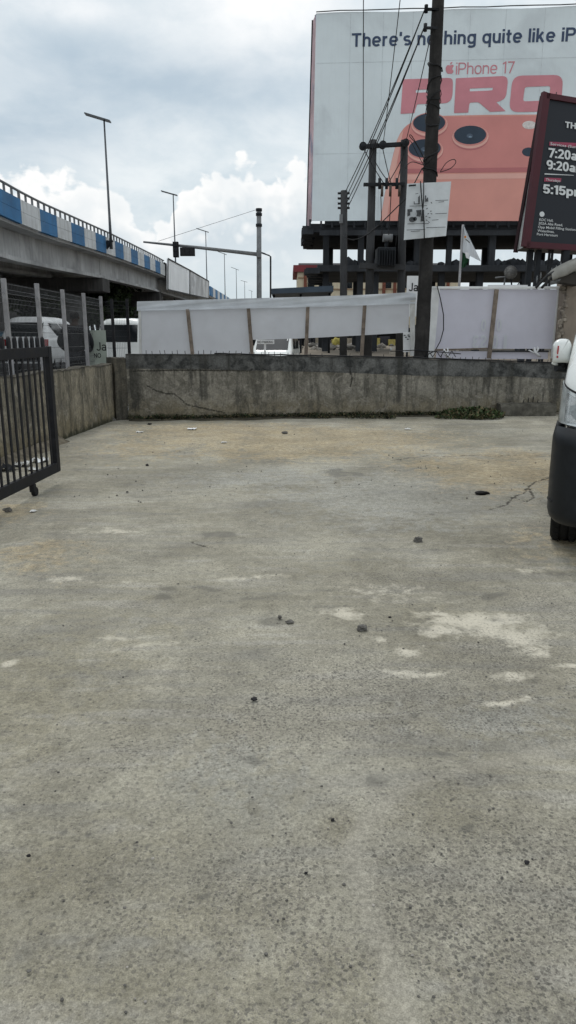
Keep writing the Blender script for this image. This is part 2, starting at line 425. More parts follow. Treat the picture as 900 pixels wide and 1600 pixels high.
# cumulus heads: an uneven top line over azimuth plus billows
def bumpaz(px, py, sx, k=1):
    a, e = dirang(px, py)
    x = g.math('DIVIDE', g.math('SUBTRACT', az, a), sx/1150)
    return g.math('MULTIPLY', g.math('EXPONENT', g.math('MULTIPLY', g.math('MULTIPLY', x, x), -1.0)), k)
e0 = dirang(210, 340)[1]
def hgt(py, px): return dirang(px, py)[1]-e0
top = g.math('ADD', bumpaz(372, 0, 62, hgt(228, 372)), bumpaz(285, 0, 38, hgt(285, 285)))
for (px, py, sx) in ((470, 275, 45), (75, 262, 85), (165, 300, 34), (-120, 240, 120), (620, 250, 120), (850, 235, 140)):
    top = g.math('ADD', top, bumpaz(px, 0, sx, hgt(py, px)))
vo = g.n('ShaderNodeTexVoronoi', feature='SMOOTH_F1'); vo.inputs['Scale'].default_value = 34; vo.inputs['Smoothness'].default_value = .35
vo.inputs['Detail'].default_value = 1.5; vo.inputs['Roughness'].default_value = .55
wv = g.n('ShaderNodeVectorMath', operation='ADD'); g.l(AE, wv.inputs[0])
wn = g.n('ShaderNodeTexNoise'); wn.inputs['Scale'].default_value = 30; wn.inputs['Detail'].default_value = 4; g.l(AE, wn.inputs['Vector'])
ws = g.n('ShaderNodeVectorMath', operation='SCALE'); ws.inputs['Scale'].default_value = .018; g.l(wn.outputs['Color'], ws.inputs[0]); g.l(ws.outputs[0], wv.inputs[1])
g.l(wv.outputs[0], vo.inputs['Vector'])
bil = vo.outputs['Distance']
edge = g.math('ADD', g.math('SUBTRACT', g.math('ADD', top, e0), el), g.math('MULTIPLY', g.math('SUBTRACT', .42, bil), .045))
edge = g.math('ADD', edge, g.math('MULTIPLY', g.math('SUBTRACT', n_fine, .5), .05))
cm = g.step(edge, 0.0, .012)
body = g.step(edge, .004, .085)
cm = g.math('MULTIPLY', cm, g.step(el, R(4.0), R(7.4)))
cm = g.math('MULTIPLY', cm, g.mr(g.noise(g.map(AE, (1, 1, 1), (3.1, 1, 0)), 9, 3), .3, .55, .55, 1))
ccol = g.mix(g.math('MULTIPLY', body, g.mr(bil, .2, .75, .25, 1.0)), c10(253, 253, 252), c10(208, 219, 226))
base = g.mix(cm, base, ccol)
# pale horizon and a brighter zenith
base = g.mix(g.step(el, R(7), R(0)), base, c10(206, 218, 223))
base = g.mix(g.step(el, R(26), R(60)), base, c10(244, 247, 249))
base = g.mix(g.step(sep.outputs[1], .0, -.5), base, c10(232, 238, 242))
g.l(base, bg.inputs['Color']); bg.inputs['Strength'].default_value = .1
sun = bpy.data.lights.new('sun', 'SUN'); so = bpy.data.objects.new('sun', sun); COL.objects.link(so)
sun.energy = .9; sun.angle = R(18); sun.color = (1, .96, .9)
sd = Vector((math.sin(SUN_AZ)*math.cos(SUN_EL), math.cos(SUN_AZ)*math.cos(SUN_EL), math.sin(SUN_EL)))
so.rotation_euler = sd.to_track_quat('Z', 'Y').to_euler()
scn.view_settings.view_transform = 'Standard'; scn.view_settings.look = 'None'
scn.view_settings.exposure = .06; scn.view_settings.gamma = 1; scn.view_settings.use_curve_mapping = False

# ------------------------------------------------------------------ setting geometry
FW0 = G(203, 656); FW1 = G(872, 646)                    # foot of the back wall
fwdir = (FW1-FW0).normalized(); fwn = Vector((fwdir.y, -fwdir.x, 0))
LW0 = G(93, 690); LW1 = G(181, 656.5)
lwdir = (LW1-LW0).normalized(); lwn = Vector((lwdir.y, -lwdir.x, 0))   # faces the yard (+x)
if lwn.x < 0: lwn = -lwn
if fwn.y > 0: fwn = -fwn
def ptg(q): return G(*q)

# -------- yard slab with masks painted as distance fields
ys = [-9.0, -6, -4, -2.5, -1.2, -.4]; y = .2
while y < 15.9: ys.append(y); y += (.010 if 8.9 < y < 10.1 else .02 if 7.4 < y < 8.9 else max(.012, y*.0062))
ys = np.array(ys)
xs = np.concatenate([[-6.5, -5.4], np.linspace(-4.6, -2.4, 60, endpoint=False), np.linspace(-2.4, 3.0, 300, endpoint=False), np.linspace(3.0, 8.0, 90), [9.5, 12]])
Xg, Yg = np.meshgrid(xs, ys)
def _nz(fx, fy, sd): return np.vectorize(lambda a, b: mnoise.noise(Vector((a*fx, b*fy, sd))))(Xg, Yg)
_w1, _w2, _w3, _w4 = _nz(2.2, 1.5, 1.3), _nz(2.2, 1.5, 8.7), _nz(9, 7, 4.1), _nz(9, 7, 6.6)
X0, Yg0 = Xg.copy(), Yg.copy()
_ky = np.clip(Yg/4, .35, 2.2)
WX, WY = Xg+.16*_ky*_w1+.05*_ky*_w3, Yg+.16*_ky*_w2+.05*_ky*_w4
def fblob(px, py, rx, ry, k=1.0):
    c = G(px, py); wx = (G(px+rx, py)-c).length; wy = (G(px, py-ry)-G(px, py+ry)).length/2
    d = np.sqrt(((WX-c.x)/wx)**2+((WY-c.y)/wy)**2)
    return k*np.clip(1-d*.5, -1, 1)                     # 1 at the heart, .5 on the rim, 0 at twice the radius
def fmax(lst): return np.maximum.reduce([fblob(*a) for a in lst])
def fline(pts, wfun=None):
    w_ = [G(*q) for q in pts]; best = np.full(Xg.shape, 9.0)
    for a, b in zip(w_[:-1], w_[1:]):
        dx, dy = b.x-a.x, b.y-a.y; L2 = dx*dx+dy*dy
        t = np.clip(((Xg-a.x)*dx+(Yg-a.y)*dy)/L2, 0, 1)
        best = np.minimum(best, np.hypot(Xg-a.x-t*dx, Yg-a.y-t*dy))
    return best
m_sand = fmax([(450, 684, 200, 18, 1.25), (350, 674, 120, 12, 1.2), (770, 738, 100, 24, 1.15), (560, 690, 110, 18), (840, 722, 60, 18, 1.1), (660, 725, 50, 8), (220, 700, 80, 14, .8), (430, 705, 140, 12), (870, 850, 70, 26, .75), (60, 870, 80, 25, .7), (20, 800, 40, 16, .8)])
m_dust = fmax([(523, 964, 30, 7), (735, 968, 48, 12, 1.15), (780, 990, 45, 11, 1.15), (700, 985, 30, 9), (820, 1008, 30, 6), (690, 957, 25, 5), (615, 1000, 9, 5), (655, 1012, 20, 5), (680, 1046, 30, 4), (640, 1040, 26, 3), (795, 1058, 28, 6), (790, 1101, 26, 5), (838, 1020, 18, 6), (861, 990, 10, 4), (180, 831, 36, 3.5, .85), (120, 907, 60, 3, .8), (400, 898, 40, 4, .55), (190, 996, 36, 3, .7), (200, 1008, 55, 3, .6), (22, 1031, 8, 3), (900, 1045, 40, 4, .8), (845, 895, 16, 4, .7), (590, 930, 60, 10, .5)])
m_damp = fmax([(335, 838, 15, 5), (250, 926, 20, 6), (415, 981, 18, 6), (325, 914, 44, 5, .8), (575, 1220, 24, 11, .8), (783, 933, 17, 5), (700, 1185, 26, 8, .8), (108, 1288, 7, 5), (305, 1416, 10, 5), (318, 1412, 5, 4), (637, 1351, 8, 6), (720, 1298, 12, 7), (661, 1123, 9, 4), (674, 799, 9, 2.2), (224, 1320, 6, 4), (640, 1155, 6, 3), (405, 1195, 20, 12, .7), (95, 1260, 24, 14, .6), (540, 738, 14, 2.5), (120, 1170, 40, 14, .6), (862, 800, 22, 18, .85), (245, 1582, 8, 5), (147, 1558, 7, 5), (174, 1580, 6, 5), (880, 900, 16, 6, .8), (780, 760, 20, 3, .7), (240, 940, 18, 4), (275, 1565, 10, 7, .8), (830, 1068, 18, 6, .8), (770, 1072, 14, 4, .8), (395, 938, 70, 6, .6)])
m_expo = fmax([(760, 1430, 260, 190), (600, 1085, 230, 70), (430, 1420, 190, 120, .8), (800, 1020, 100, 30), (870, 960, 70, 40, .8), (270, 1170, 140, 60, .6), (420, 1120, 120, 60, .8), (640, 905, 110, 18, .7), (180, 1400, 160, 150, .55), (450, 1560, 300, 90, .6)])
m_grey = fmax([(620, 775, 170, 36), (420, 745, 180, 16, .8), (830, 775, 40, 14, .9), (330, 1250, 120, 120, .8), (780, 1130, 150, 40, .7)])
m_olive_and_shade = fmax([(690, 1275, 60, 40), (250, 1330, 160, 130, .8), (60, 1080, 110, 90, .85), (120, 1500, 150, 70, .8), (430, 1560, 330, 80, 1.05), (330, 1440, 160, 70, .9), (120, 1360, 200, 80, .85), (520, 1290, 40, 25, .8), (700, 960, 60, 16, .8), (540, 890, 130, 20, .6), (150, 1000, 150, 50, .6), (240, 720, 120, 20, .5)])  # greenish-brown patches; the big near ones paint shade into the concrete
l_band = fline([(640, 1640), (612, 1540), (585, 1440), (560, 1370), (548, 1320), (570, 1285), (630, 1235), (720, 1203), (830, 1182), (960, 1150)])
l_crack = np.minimum.reduce([fline([(612, 719), (640, 715), (668, 712), (700, 714), (745, 711), (772, 713), (800, 711), (860, 713), (905, 713)]),
    fline([(866, 744), (836, 752), (826, 760), (818, 770), (802, 776), (790, 789)]), fline([(802, 776), (822, 784), (834, 777), (826, 760)]), fline([(790, 789), (765, 795)]),
    fline([(300, 846), (325, 855)])])
wig = np.vectorize(lambda a, b: mnoise.noise(Vector((a*.45, b*.45, 3))) * .012 + mnoise.noise(Vector((a*2.1, b*2.1, 7)))*.004)(Xg, Yg)
Zg = wig*np.clip((Yg+1)/3, 0, 1)
Zg -= .008*np.exp(-(l_crack/.02)**2)
nr, nc = Xg.shape
vs = np.stack([Xg, Yg, Zg], -1).reshape(-1, 3)
idx = np.arange(nr*nc).reshape(nr, nc)
fs = np.stack([idx[:-1, :-1], idx[:-1, 1:], idx[1:, 1:], idx[1:, :-1]], -1).reshape(-1, 4)
me = bpy.data.meshes.new('yard_ground'); me.from_pydata(vs.tolist(), [], fs.tolist())
me.polygons.foreach_set('use_smooth', [True]*len(fs))
for nm, a in (('sand', m_sand), ('dust', m_dust), ('damp', m_damp), ('expo', m_expo), ('smooth', m_grey), ('olive_and_shade', m_olive_and_shade), ('band', l_band), ('crack', l_crack)):
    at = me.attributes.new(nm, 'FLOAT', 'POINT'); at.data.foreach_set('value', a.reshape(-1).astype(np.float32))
yard = bpy.data.objects.new('yard_ground', me); COL.objects.link(yard)
tag(yard, 'worn grey concrete yard with exposed pebbles and sandy patches', None, None, 'structure')
m, nt, b = nt_new('yard_concrete'); g = N(nt); v = objco(g)
nA = g.noise(v, .55, 6, .6, .3); nB = g.noise(v, 2.6, 7, .62, .2); nC = g.noise(v, 14, 6, .65); nD = g.noise(v, 70, 4, .6); nE = g.noise(v, 230, 3, .6)
nS = g.noise(g.map(v, (.5, 3.4, 1), rot=(0, 0, R(8))), 1.6, 6, .6, .2)        # scrape-like sideways streaks
c = g.mix(g.step(nA, .38, .62), (.252, .238, .188), (.342, .328, .272))
c = g.mix(g.math('MULTIPLY', g.step(nB, .5, .7), .5), c, (.385, .362, .295))
c = g.mix(g.math('MULTIPLY', g.step(nB, .48, .3), .45), c, (.2, .193, .165))
c = g.mix(g.math('MULTIPLY', g.step(nS, .5, .64), .45), c, (.225, .222, .208))
c = g.mix(g.math('MULTIPLY', g.step(nS, .48, .34), .42), c, (.36, .35, .325))
nW = g.noise(v, 5.5, 6, .65, .8)
wob = g.math('MULTIPLY', g.math('SUBTRACT', nW, .5), 1.9); wob2 = g.math('ADD', wob, g.math('MULTIPLY', g.math('SUBTRACT', nC, .5), 1.3))
def fld(nm, lo, hi, k, w_=None): return g.math('MULTIPLY', g.step(g.math('ADD', g.attr(nm), w_ or wob2), lo, hi), k)
c = g.mix(fld('smooth', .3, .75, .6), c, (.31, .313, .292))
c = g.mix(fld('olive_and_shade', .25, .8, .68), c, (.232, .216, .162))
sandm = g.math('MULTIPLY', fld('sand', .25, .8, .88), g.mr(nB, .36, .62, .55, 1.0))
c = g.mix(sandm, c, g.mix(g.step(nC, .35, .65), (.345, .278, .17), (.415, .352, .24)))
# pebbles worn free of the cement
def pebbles(scale, thr, seed):
    vv = g.map(v, (1, 1, 1), (seed, seed*1.7, 0)); ds = g.n('ShaderNodeVectorMath', operation='ADD'); g.l(vv, ds.inputs[0])
    nn = g.n('ShaderNodeTexNoise'); nn.inputs['Scale'].default_value = scale*.9; nn.inputs['Detail'].default_value = 2; g.l(v, nn.inputs['Vector'])
    sc = g.n('ShaderNodeVectorMath', operation='SCALE'); sc.inputs['Scale'].default_value = 1.5/scale; g.l(nn.outputs['Color'], sc.inputs[0]); g.l(sc.outputs[0], ds.inputs[1])
    vo = g.n('ShaderNodeTexVoronoi', feature='F1'); vo.voronoi_dimensions = '2D'; vo.inputs['Scale'].default_value = scale; vo.inputs['Randomness'].default_value = 1
    g.l(ds.outputs[0], vo.inputs['Vector'])
    sp = g.n('ShaderNodeSeparateColor'); g.l(vo.outputs['Color'], sp.inputs[0])
    rad = g.mr(sp.outputs[0], 0, 1, .2, .5)
    mk = g.step(g.math('SUBTRACT', rad, vo.outputs['Distance']), -.04, .10)
    return mk, sp.outputs[1], sp.outputs[2]
ex = g.step(g.math('ADD', g.attr('expo'), g.math('MULTIPLY', wob2, .8)), .15, .85)
mk1, r1, q1 = pebbles(72, .4, 0.0); mk2, r2, q2 = pebbles(135, .4, 5.3)
bandm = g.step(g.math('ADD', g.attr('band'), g.math('MULTIPLY', wob2, .05)), .055, .008)
on1 = g.math('MULTIPLY', g.math('LESS_THAN', r1, g.mr(ex, 0, 1, .16, .68)), g.math('SUBTRACT', 1.0, g.math('MULTIPLY', bandm, .8)))
on2 = g.math('MULTIPLY', g.math('LESS_THAN', r2, g.mr(ex, 0, 1, .3, .8)), g.math('SUBTRACT', 1.0, g.math('MULTIPLY', bandm, .6)))
pm1 = g.math('MULTIPLY', mk1, on1); pm2 = g.math('MULTIPLY', mk2, on2)
pc1 = g.mix(q1, (.085, .084, .076), (.20, .187, .16)); pc2 = g.mix(q2, (.085, .084, .078), (.33, .305, .26))
c = g.mix(g.math('MULTIPLY', bandm, .55), c, (.335, .318, .27))
c = g.mix(g.math('MULTIPLY', ex, .22), c, (.2, .193, .17))
c = g.mix(g.math('MULTIPLY', pm2, g.mr(ex, 0, 1, .4, .74)), c, pc2)
c = g.mix(g.math('MULTIPLY', pm1, g.mr(ex, 0, 1, .55, .78)), c, pc1)
nL = g.noise(v, .9, 5, .6, .6)
c = g.mix(1.0, c, g.mix(g.step(nL, .36, .64), (.86, .855, .84), (1.1, 1.1, 1.09)), 'MULTIPLY')
# fine grain, pin holes
c = g.mix(1.0, c, g.gray(g.mr(nD, .35, .65, .8, 1.2)), 'MULTIPLY')
c = g.mix(1.0, c, g.gray(g.mr(nE, .35, .65, .8, 1.2)), 'MULTIPLY')
c = g.mix(1.0, c, g.gray(g.mr(nC, .35, .65, .86, 1.14)), 'MULTIPLY')
vs_ = g.n('ShaderNodeTexVoronoi', feature='F1'); vs_.voronoi_dimensions = '2D'; vs_.inputs['Scale'].default_value = 9; g.l(v, vs_.inputs['Vector'])
sps = g.n('ShaderNodeSeparateColor'); g.l(vs_.outputs['Color'], sps.inputs[0])
spot = g.math('MULTIPLY', g.step(g.math('ADD', vs_.outputs['Distance'], g.math('MULTIPLY', g.math('SUBTRACT', nD, .5), .1)), g.mr(sps.outputs[1], 0, 1, .05, .17), .02), g.math('LESS_THAN', sps.outputs[0], .22))
c = g.mix(g.math('MULTIPLY', spot, .62), c, (.095, .092, .085))
c = g.mix(g.math('MULTIPLY', fld('damp', .3, .72, .6, g.math('MULTIPLY', wob2, .7)), g.mr(nD, .3, .7, .75, 1.0)), c, (.105, .102, .09))
dust = g.math('MULTIPLY', fld('dust', .16, .92, .9, g.math('MULTIPLY', wob2, 1.0)), g.mr(nD, .3, .7, .7, 1.05))
c = g.mix(g.math('MULTIPLY', dust, g.math('SUBTRACT', 1.0, g.math('MULTIPLY', pm1, .55))), c, (.60, .565, .47))
crk = g.step(g.math('ADD', g.attr('crack'), g.math('MULTIPLY', g.math('SUBTRACT', nC, .5), .07)), .019, .004)
c = g.mix(g.math('MULTIPLY', crk, .85), c, (.045, .04, .034))
rub = g.math('MULTIPLY', g.step(g.attr('crack'), .75, .05), g.math('MULTIPLY', sandm, g.step(g.noise(g.map(v, (1, 2.2, 1)), 11, 5, .7), .5, .62)))
c = g.mix(g.math('MULTIPLY', rub, .8), c, (.11, .085, .06))
g.l(c, b.inputs['Base Color']); b.inputs['Roughness'].default_value = .92; b.inputs['Specular IOR Level'].default_value = .25
hh = g.math('ADD', g.math('MULTIPLY', nD, .5), g.math('ADD', g.math('MULTIPLY', pm1, .35), g.math('MULTIPLY', nC, .8)))
hh = g.math('ADD', hh, g.math('MULTIPLY', nE, .35))
g.bump(b, hh, .55, .006)
me.materials.append(m)

# -------- land outside the yard, slightly higher, out to the horizon
def land_z(x, y):
    t = min(1, max(0, (y-24)/38)); t = t*t*(3-2*t); q = min(1, max(0, (x+4.2)/2.5)); lo = .32-.30*q
    return lo+(.87-lo)*t
lb = MB()
def strip(xa, xb, ya, yb, nx, ny):
    X = [xa+(xb-xa)*(i/nx) for i in range(nx+1)]; Y = [ya+(yb-ya)*(j/ny)**1.0 for j in range(ny+1)]
    lb.grid([[Vector((x, y, land_z(x, y))) for x in X] for y in Y])
strip(-90, LW0.x-.25, -30, 15.0, 6, 10)
strip(-90, -6, 15.0, 90, 8, 70); strip(-6, 2, 15, 90, 12, 70); strip(2, 120, 15, 90, 8, 70)
strip(-2500, 2500, 90, 4000, 2, 2); strip(-2500, -90, -30, 90, 2, 40); strip(120, 2500, -30, 90, 2, 40)
strip(8.4, 120, -30, 15.0, 6, 10)
strip(-2500, 2500, -2500, -30, 2, 2)
land = lb.build('ground', mat('sandy_ground', (.27, .235, .19), .95, 0, .2, .15, bump=.2, bs=3, dirt=.4, dcol=(.16, .14, .115), ds=.12), keep=True)
tag(land, 'sandy ground outside the yard', None, None, 'structure')
# road under and beside the flyover
rb = MB(); rb.grid([[Vector((x, y, land_z(x, y)+.006)) for x in (-19.5, -14, -8.2, -5.2)] for y in [-30+3*i for i in range(41)]])
tag(rb.build('road', mat('asphalt', (.05, .05, .052), .9, 0, .25, 1, bump=.2, bs=60), keep=True), 'dark asphalt road beside the flyover', None, None, 'structure')

# ------------------------------------------------------------------ yard walls
def wall_material(name, tint):
    m, nt, b = nt_new(name); g = N(nt); v = objco(g)
    n1 = g.noise(v, 1.3, 7, .62, .3); n2 = g.noise(v, 5, 7, .65, .3); n3 = g.noise(v, 30, 5, .6)
    ns = g.noise(g.map(v, (3.6, 3.6, .6)), 1.0, 7, .66, .9); ns2 = g.noise(g.map(v, (16, 16, .9), (2, 5, 0)), 1.0, 5, .6)
    c = g.mix(g.step(n1, .35, .65), tuple(x*.8 for x in tint), tuple(x*1.15 for x in tint))
    c = g.mix(g.math('MULTIPLY', g.step(n2, .48, .64), .6), c, tuple(x*1.5 for x in tint))
    lowz = g.attr('low'); topz = g.attr('fromtop')
    # mossy yellow foot
    c = g.mix(g.math('MULTIPLY', g.step(g.math('ADD', lowz, g.math('MULTIPLY', g.math('SUBTRACT', n2, .5), .5)), .55, .05), .55), c, (.19, .155, .085))
    # streaks of black mould running down from the top
    st = g.step(g.math('ADD', g.math('ADD', ns, g.math('MULTIPLY', g.math('SUBTRACT', ns2, .5), .35)), g.math('MULTIPLY', topz, -.11)), .40, .58)
    c = g.mix(g.math('MULTIPLY', st, .64), c, (.045, .044, .038))
    c = g.mix(g.math('MULTIPLY', g.step(g.noise(v, 3.1, 7, .66, .6), .52, .64), .5), c, (.075, .072, .062))
    # newer, darker rendered course along the top
    bd = g.attr('band')
    bm_ = g.step(g.math('ADD', bd, g.math('MULTIPLY', g.math('SUBTRACT', n2, .5), .05)), -.006, .006)
    cap = g.mix(g.step(n2, .36, .62), (.035, .037, .037), (.115, .118, .116))
    cap = g.mix(g.math('MULTIPLY', g.step(n1, .52, .62), .7), cap, (.15, .152, .148))
    c = g.mix(g.math('MULTIPLY', g.step(g.noise(v, 2.2, 8, .7, 1.2), .5, .6), .5), c, (.1, .095, .078))
    c = g.mix(g.math('MULTIPLY', g.step(g.noise(g.map(v, (1, 1, 1), (4, 4, 4)), 3.4, 8, .7, 1.0), .55, .66), .5), c, (.33, .31, .27))
    c = g.mix(bm_, c, cap)
    # drips painted where they are on the wall
    c = g.mix(g.math('MULTIPLY', g.step(g.math('ADD', g.attr('drip'), g.math('ADD', g.math('MULTIPLY', g.math('SUBTRACT', n2, .5), 2.2), g.math('MULTIPLY', g.math('SUBTRACT', ns2, .5), 1.6))), .25, .95), .72), c, (.04, .04, .036))
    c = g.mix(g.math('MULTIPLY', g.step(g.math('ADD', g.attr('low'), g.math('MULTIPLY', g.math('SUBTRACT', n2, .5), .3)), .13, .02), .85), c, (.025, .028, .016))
    c = g.mix(g.math('MULTIPLY', g.step(topz, .05, .0), .7), c, (.025, .025, .023))
    crk = g.step(g.math('ADD', g.attr('crack'), g.math('MULTIPLY', g.math('SUBTRACT', n3, .5), .03)), .024, .008)
    c = g.mix(g.math('MULTIPLY', crk, .8), c, (.025, .024, .022))
    c = g.mix(1.0, c, g.gray(g.mr(n3, .35, .65, .78, 1.2)), 'MULTIPLY')
    g.l(c, b.inputs['Base Color']); b.inputs['Roughness'].default_value = .93; b.inputs['Specular IOR Level'].default_value = .2
    g.bump(b, g.math('ADD', g.math('MULTIPLY', n2, .9), g.math('ADD', g.math('MULTIPLY', n3, .4), g.math('MULTIPLY', bm_, .25))), .7, .02)
    return m
def wall(name, a, b, topf, th, nrm, bandf, drips, cracks, m, label, back_only=False):
    L = (b-a).length; d = (b-a).normalized(); nx = max(8, int(L/.025)); nz = 46
    rows = []; at = {k: [] for k in ('low', 'fromtop', 'band', 'drip', 'crack')}
    mb = MB()
    for j in range(nz+1):
        row = []
        for i in range(nx+1):
            s = L*i/nx; tz = topf(s)+.012*mnoise.noise(Vector((s*2.3, 1.7, L)))+(.03*mnoise.noise(Vector((s*1.1, 4.2, L)))+.02*mnoise.noise(Vector((s*7, 2.2, L))) if bandf(s) > 5 else 0); z = -.03+(tz+.03)*j/nz
            p = a+d*s; off = .018*mnoise.noise(Vector((s*1.1, z*1.3, L)))+.009*mnoise.noise(Vector((s*6, z*6, L+4)))
            bv = z-bandf(s)
            if bv > 0 and bandf(s) < 5: off += .014
            row.append(Vector((p.x, p.y, z))+nrm*off)
            at['low'].append(z); at['fromtop'].append(tz-z); at['band'].append(bv if bandf(s) < 5 else -1)
            q = 0
            for (sx, wx, zb, k) in drips:
                t = abs(s-sx)/wx
                if t < 2: q = max(q, k*(1-t*.5)*min(1, max(0, (z-zb)/.25+.3)))
            at['drip'].append(q)
            dc = 9
            for ln in cracks:
                for (s0, z0), (s1, z1) in zip(ln[:-1], ln[1:]):
                    ux, uz = s1-s0, z1-z0; t = max(0, min(1, ((s-s0)*ux+(z-z0)*uz)/(ux*ux+uz*uz)))
                    dc = min(dc, math.hypot(s-s0-t*ux, z-z0-t*uz))
            at['crack'].append(dc)
        rows.append(row)
    mb.grid(rows); nfront = len(mb.v)
    back = [[p-nrm*th for p in r] for r in (rows[0], rows[-1])]
    mb.grid([rows[-1], back[1]], False); mb.grid([back[1], back[0]], False)
    for i in (0, -1):
        mb.grid([[r[i] for r in rows], [r[i]-nrm*th for r in rows]], False)
    o = mb.build(name, m, keep=True)
    extra = len(mb.v)-nfront
    for k, lst in at.items():
        top_n = nx+1
        pad = {'low': 1.0, 'fromtop': .0, 'band': .1 if k == 'band' and bandf(0) < 5 else -1, 'drip': 0, 'crack': 9}[k]
        A = o.data.attributes.new(k, 'FLOAT', 'POINT'); A.data.foreach_set('value', lst+[pad]*extra)
    bm = bmesh.new(); bm.from_mesh(o.data); bmesh.ops.recalc_face_normals(bm, faces=bm.faces); bm.to_mesh(o.data); bm.free()
    return tag(o, label, 'wall', None)
Lf = (FW1-FW0).length
def on_wall(px, py, a, d, nrm):
    q = ray(px, py); t = (a-EYE).dot(nrm)/q.dot(nrm); p = EYE+q*t
    return (p-a).dot(d), p.z
def oF(px, py): return on_wall(px, py, FW0, fwdir, fwn)
tops = [oF(px, py) for px, py in ((203, 553), (330, 553.5), (450, 556), (560, 558), (650, 560), (760, 564), (872, 568))]
bands = [oF(px, py) for px, py in ((203, 576), (330, 577), (390, 579), (450, 580), (560, 583), (650, 587), (760, 589), (800, 588), (872, 592))]
def interp(tab):
    X = [q[0] for q in tab]; Z = [q[1] for q in tab]
    return lambda s: float(np.interp(s, X, Z))
ftop, fband = interp(tops), interp(bands)
fdrips = [(oF(px, 600)[0], w_, oF(px, zy)[1], k) for px, w_, zy, k in ((212, .12, 650, 1), (250, .1, 590, .8), (322, .12, 632, .95), (300, .08, 600, .7), (410, .06, 600, .6), (460, .07, 625, .6), (555, .09, 612, .5), (624, .07, 640, .95), (690, .1, 610, .9), (765, .12, 615, .7), (800, .12, 640, .8), (870, .12, 650, 1), (360, .06, 590, .6), (520, .06, 600, .6), (590, .05, 620, .5))]
fcracks = [[oF(*q) for q in ((232, 603), (246, 611), (262, 615), (275, 616), (286, 625), (293, 632), (310, 636), (335, 641), (352, 645))], [oF(*q) for q in ((548, 578), (552, 590), (549, 604))], [oF(*q) for q in ((203, 580), (300, 578), (392, 580), (396, 576))]]
wall('back_wall', FW0-fwdir*.02, FW1+fwdir*.25, ftop, .2, fwn, fband, fdrips, fcracks, wall_material('mouldy_render', (.222, .21, .18)), 'low mouldy cement wall with nails along its top, across the far end of the yard')
lp0 = LW0-lwdir*9.0; lw_end = LW1+lwdir*.0
wall('side_wall', lp0, lw_end, lambda s: 1.075-.012*(9-s)/9, .22, lwn, lambda s: 9, [(9+s_, .12, .3, k) for s_, k in ((-6, .7), (-3, .8), (-1, .6), (.4, .5), (1.3, .7), (2.2, .6), (2.9, .7))], [], wall_material('old_side_render', (.235, .212, .165)), 'low brown stained wall running along the left side of the yard')
# broken pier and short return that join the two walls
pr = MB(); pr.box(LW1+lwdir*.2+Vector((-.10, 0, .46)), (.22, .22, .98)); 
tag(pr.build('wall_pier', M_['brownwall'], bevel=.02), 'short broken brown pier in the gap between the side wall and the corner', 'pier')
cpt = LW1+lwdir*.36; end = FW0-fwdir*.02
wd = (end-cpt); wd.z = 0; wnn = Vector((wd.y, -wd.x, 0)).normalized()
if wnn.y > 0 and wnn.x < 0: wnn = -wnn
if wnn.x < 0: wnn = -wnn
zc = P(190, 557, cpt.y).z
wall('corner_wall', cpt, end, lambda s: zc, .25, wnn, lambda s: 9, [(.32, .1, .2, 1)], [], wall_material('corner_render', (.25, .225, .175)), 'short mould blackened wall turning the left rear corner of the yard')

# nails along the back wall's top
nail = MB(); nail.tube([(0, 0, -.02), (.002, 0, .075)], .006, 5)
nroot = bpy.data.objects['back_wall']
nmesh = None; nr_ = random.Random(3)
for px in list(range(229, 470, 10)) + list(range(690, 866, 10)) + [486, 505, 533, 546, 600, 640]:
    s_ = oF(px+nr_.uniform(-1.5, 1.5), 556)[0]; p = FW0+fwdir*s_-fwn*.06; p.z = ftop(s_)
    if nmesh is None: o = nail.build('nail', M_['black'], nroot, world=False); nmesh = o.data
    else: o = bpy.data.objects.new('nail', nmesh); COL.objects.link(o); o.parent = nroot
    o.location = p; o.rotation_euler = (nr_.uniform(-.15, .15), nr_.uniform(-.2, .2), nr_.uniform(0, 6)); o.scale = (1, 1, nr_.uniform(.6, 1.1))
# black cable along the wall top
cp = []
for i in range(0, 70):
    px = 335+i*8.2; s_ = oF(px, 556)[0]; p = FW0+fwdir*s_-fwn*.035
    p.z = ftop(s_)+.014+.02*max(0, mnoise.noise(Vector((i*.35, 0, 5))))
    p += fwn*.02*mnoise.noise(Vector((i*.3, 8, 5))); cp.append(p)
tag(MB().tube(cp, .013, 6).build('cable', M_['cable']), 'black cable lying along the top of the mouldy back wall', 'cable')
lat = MB()
for k in range(9):
    a = P(658+k*6, 548+ (k % 2)*10, FW1.y-.1); b_ = P(664+k*6, 558-(k % 2)*10, FW1.y-.1); lat.tube([a, b_], .008, 5)
lat.tube([P(610, 549, FW1.y-.12), P(652, 547, FW1.y-.12), P(720, 553, FW1.y-.12)], .01, 5)
tag(lat.build('wire_trellis', M_['black']), 'tangle of black wire lattice on the wall at the foot of the leaning utility pole', 'wire')

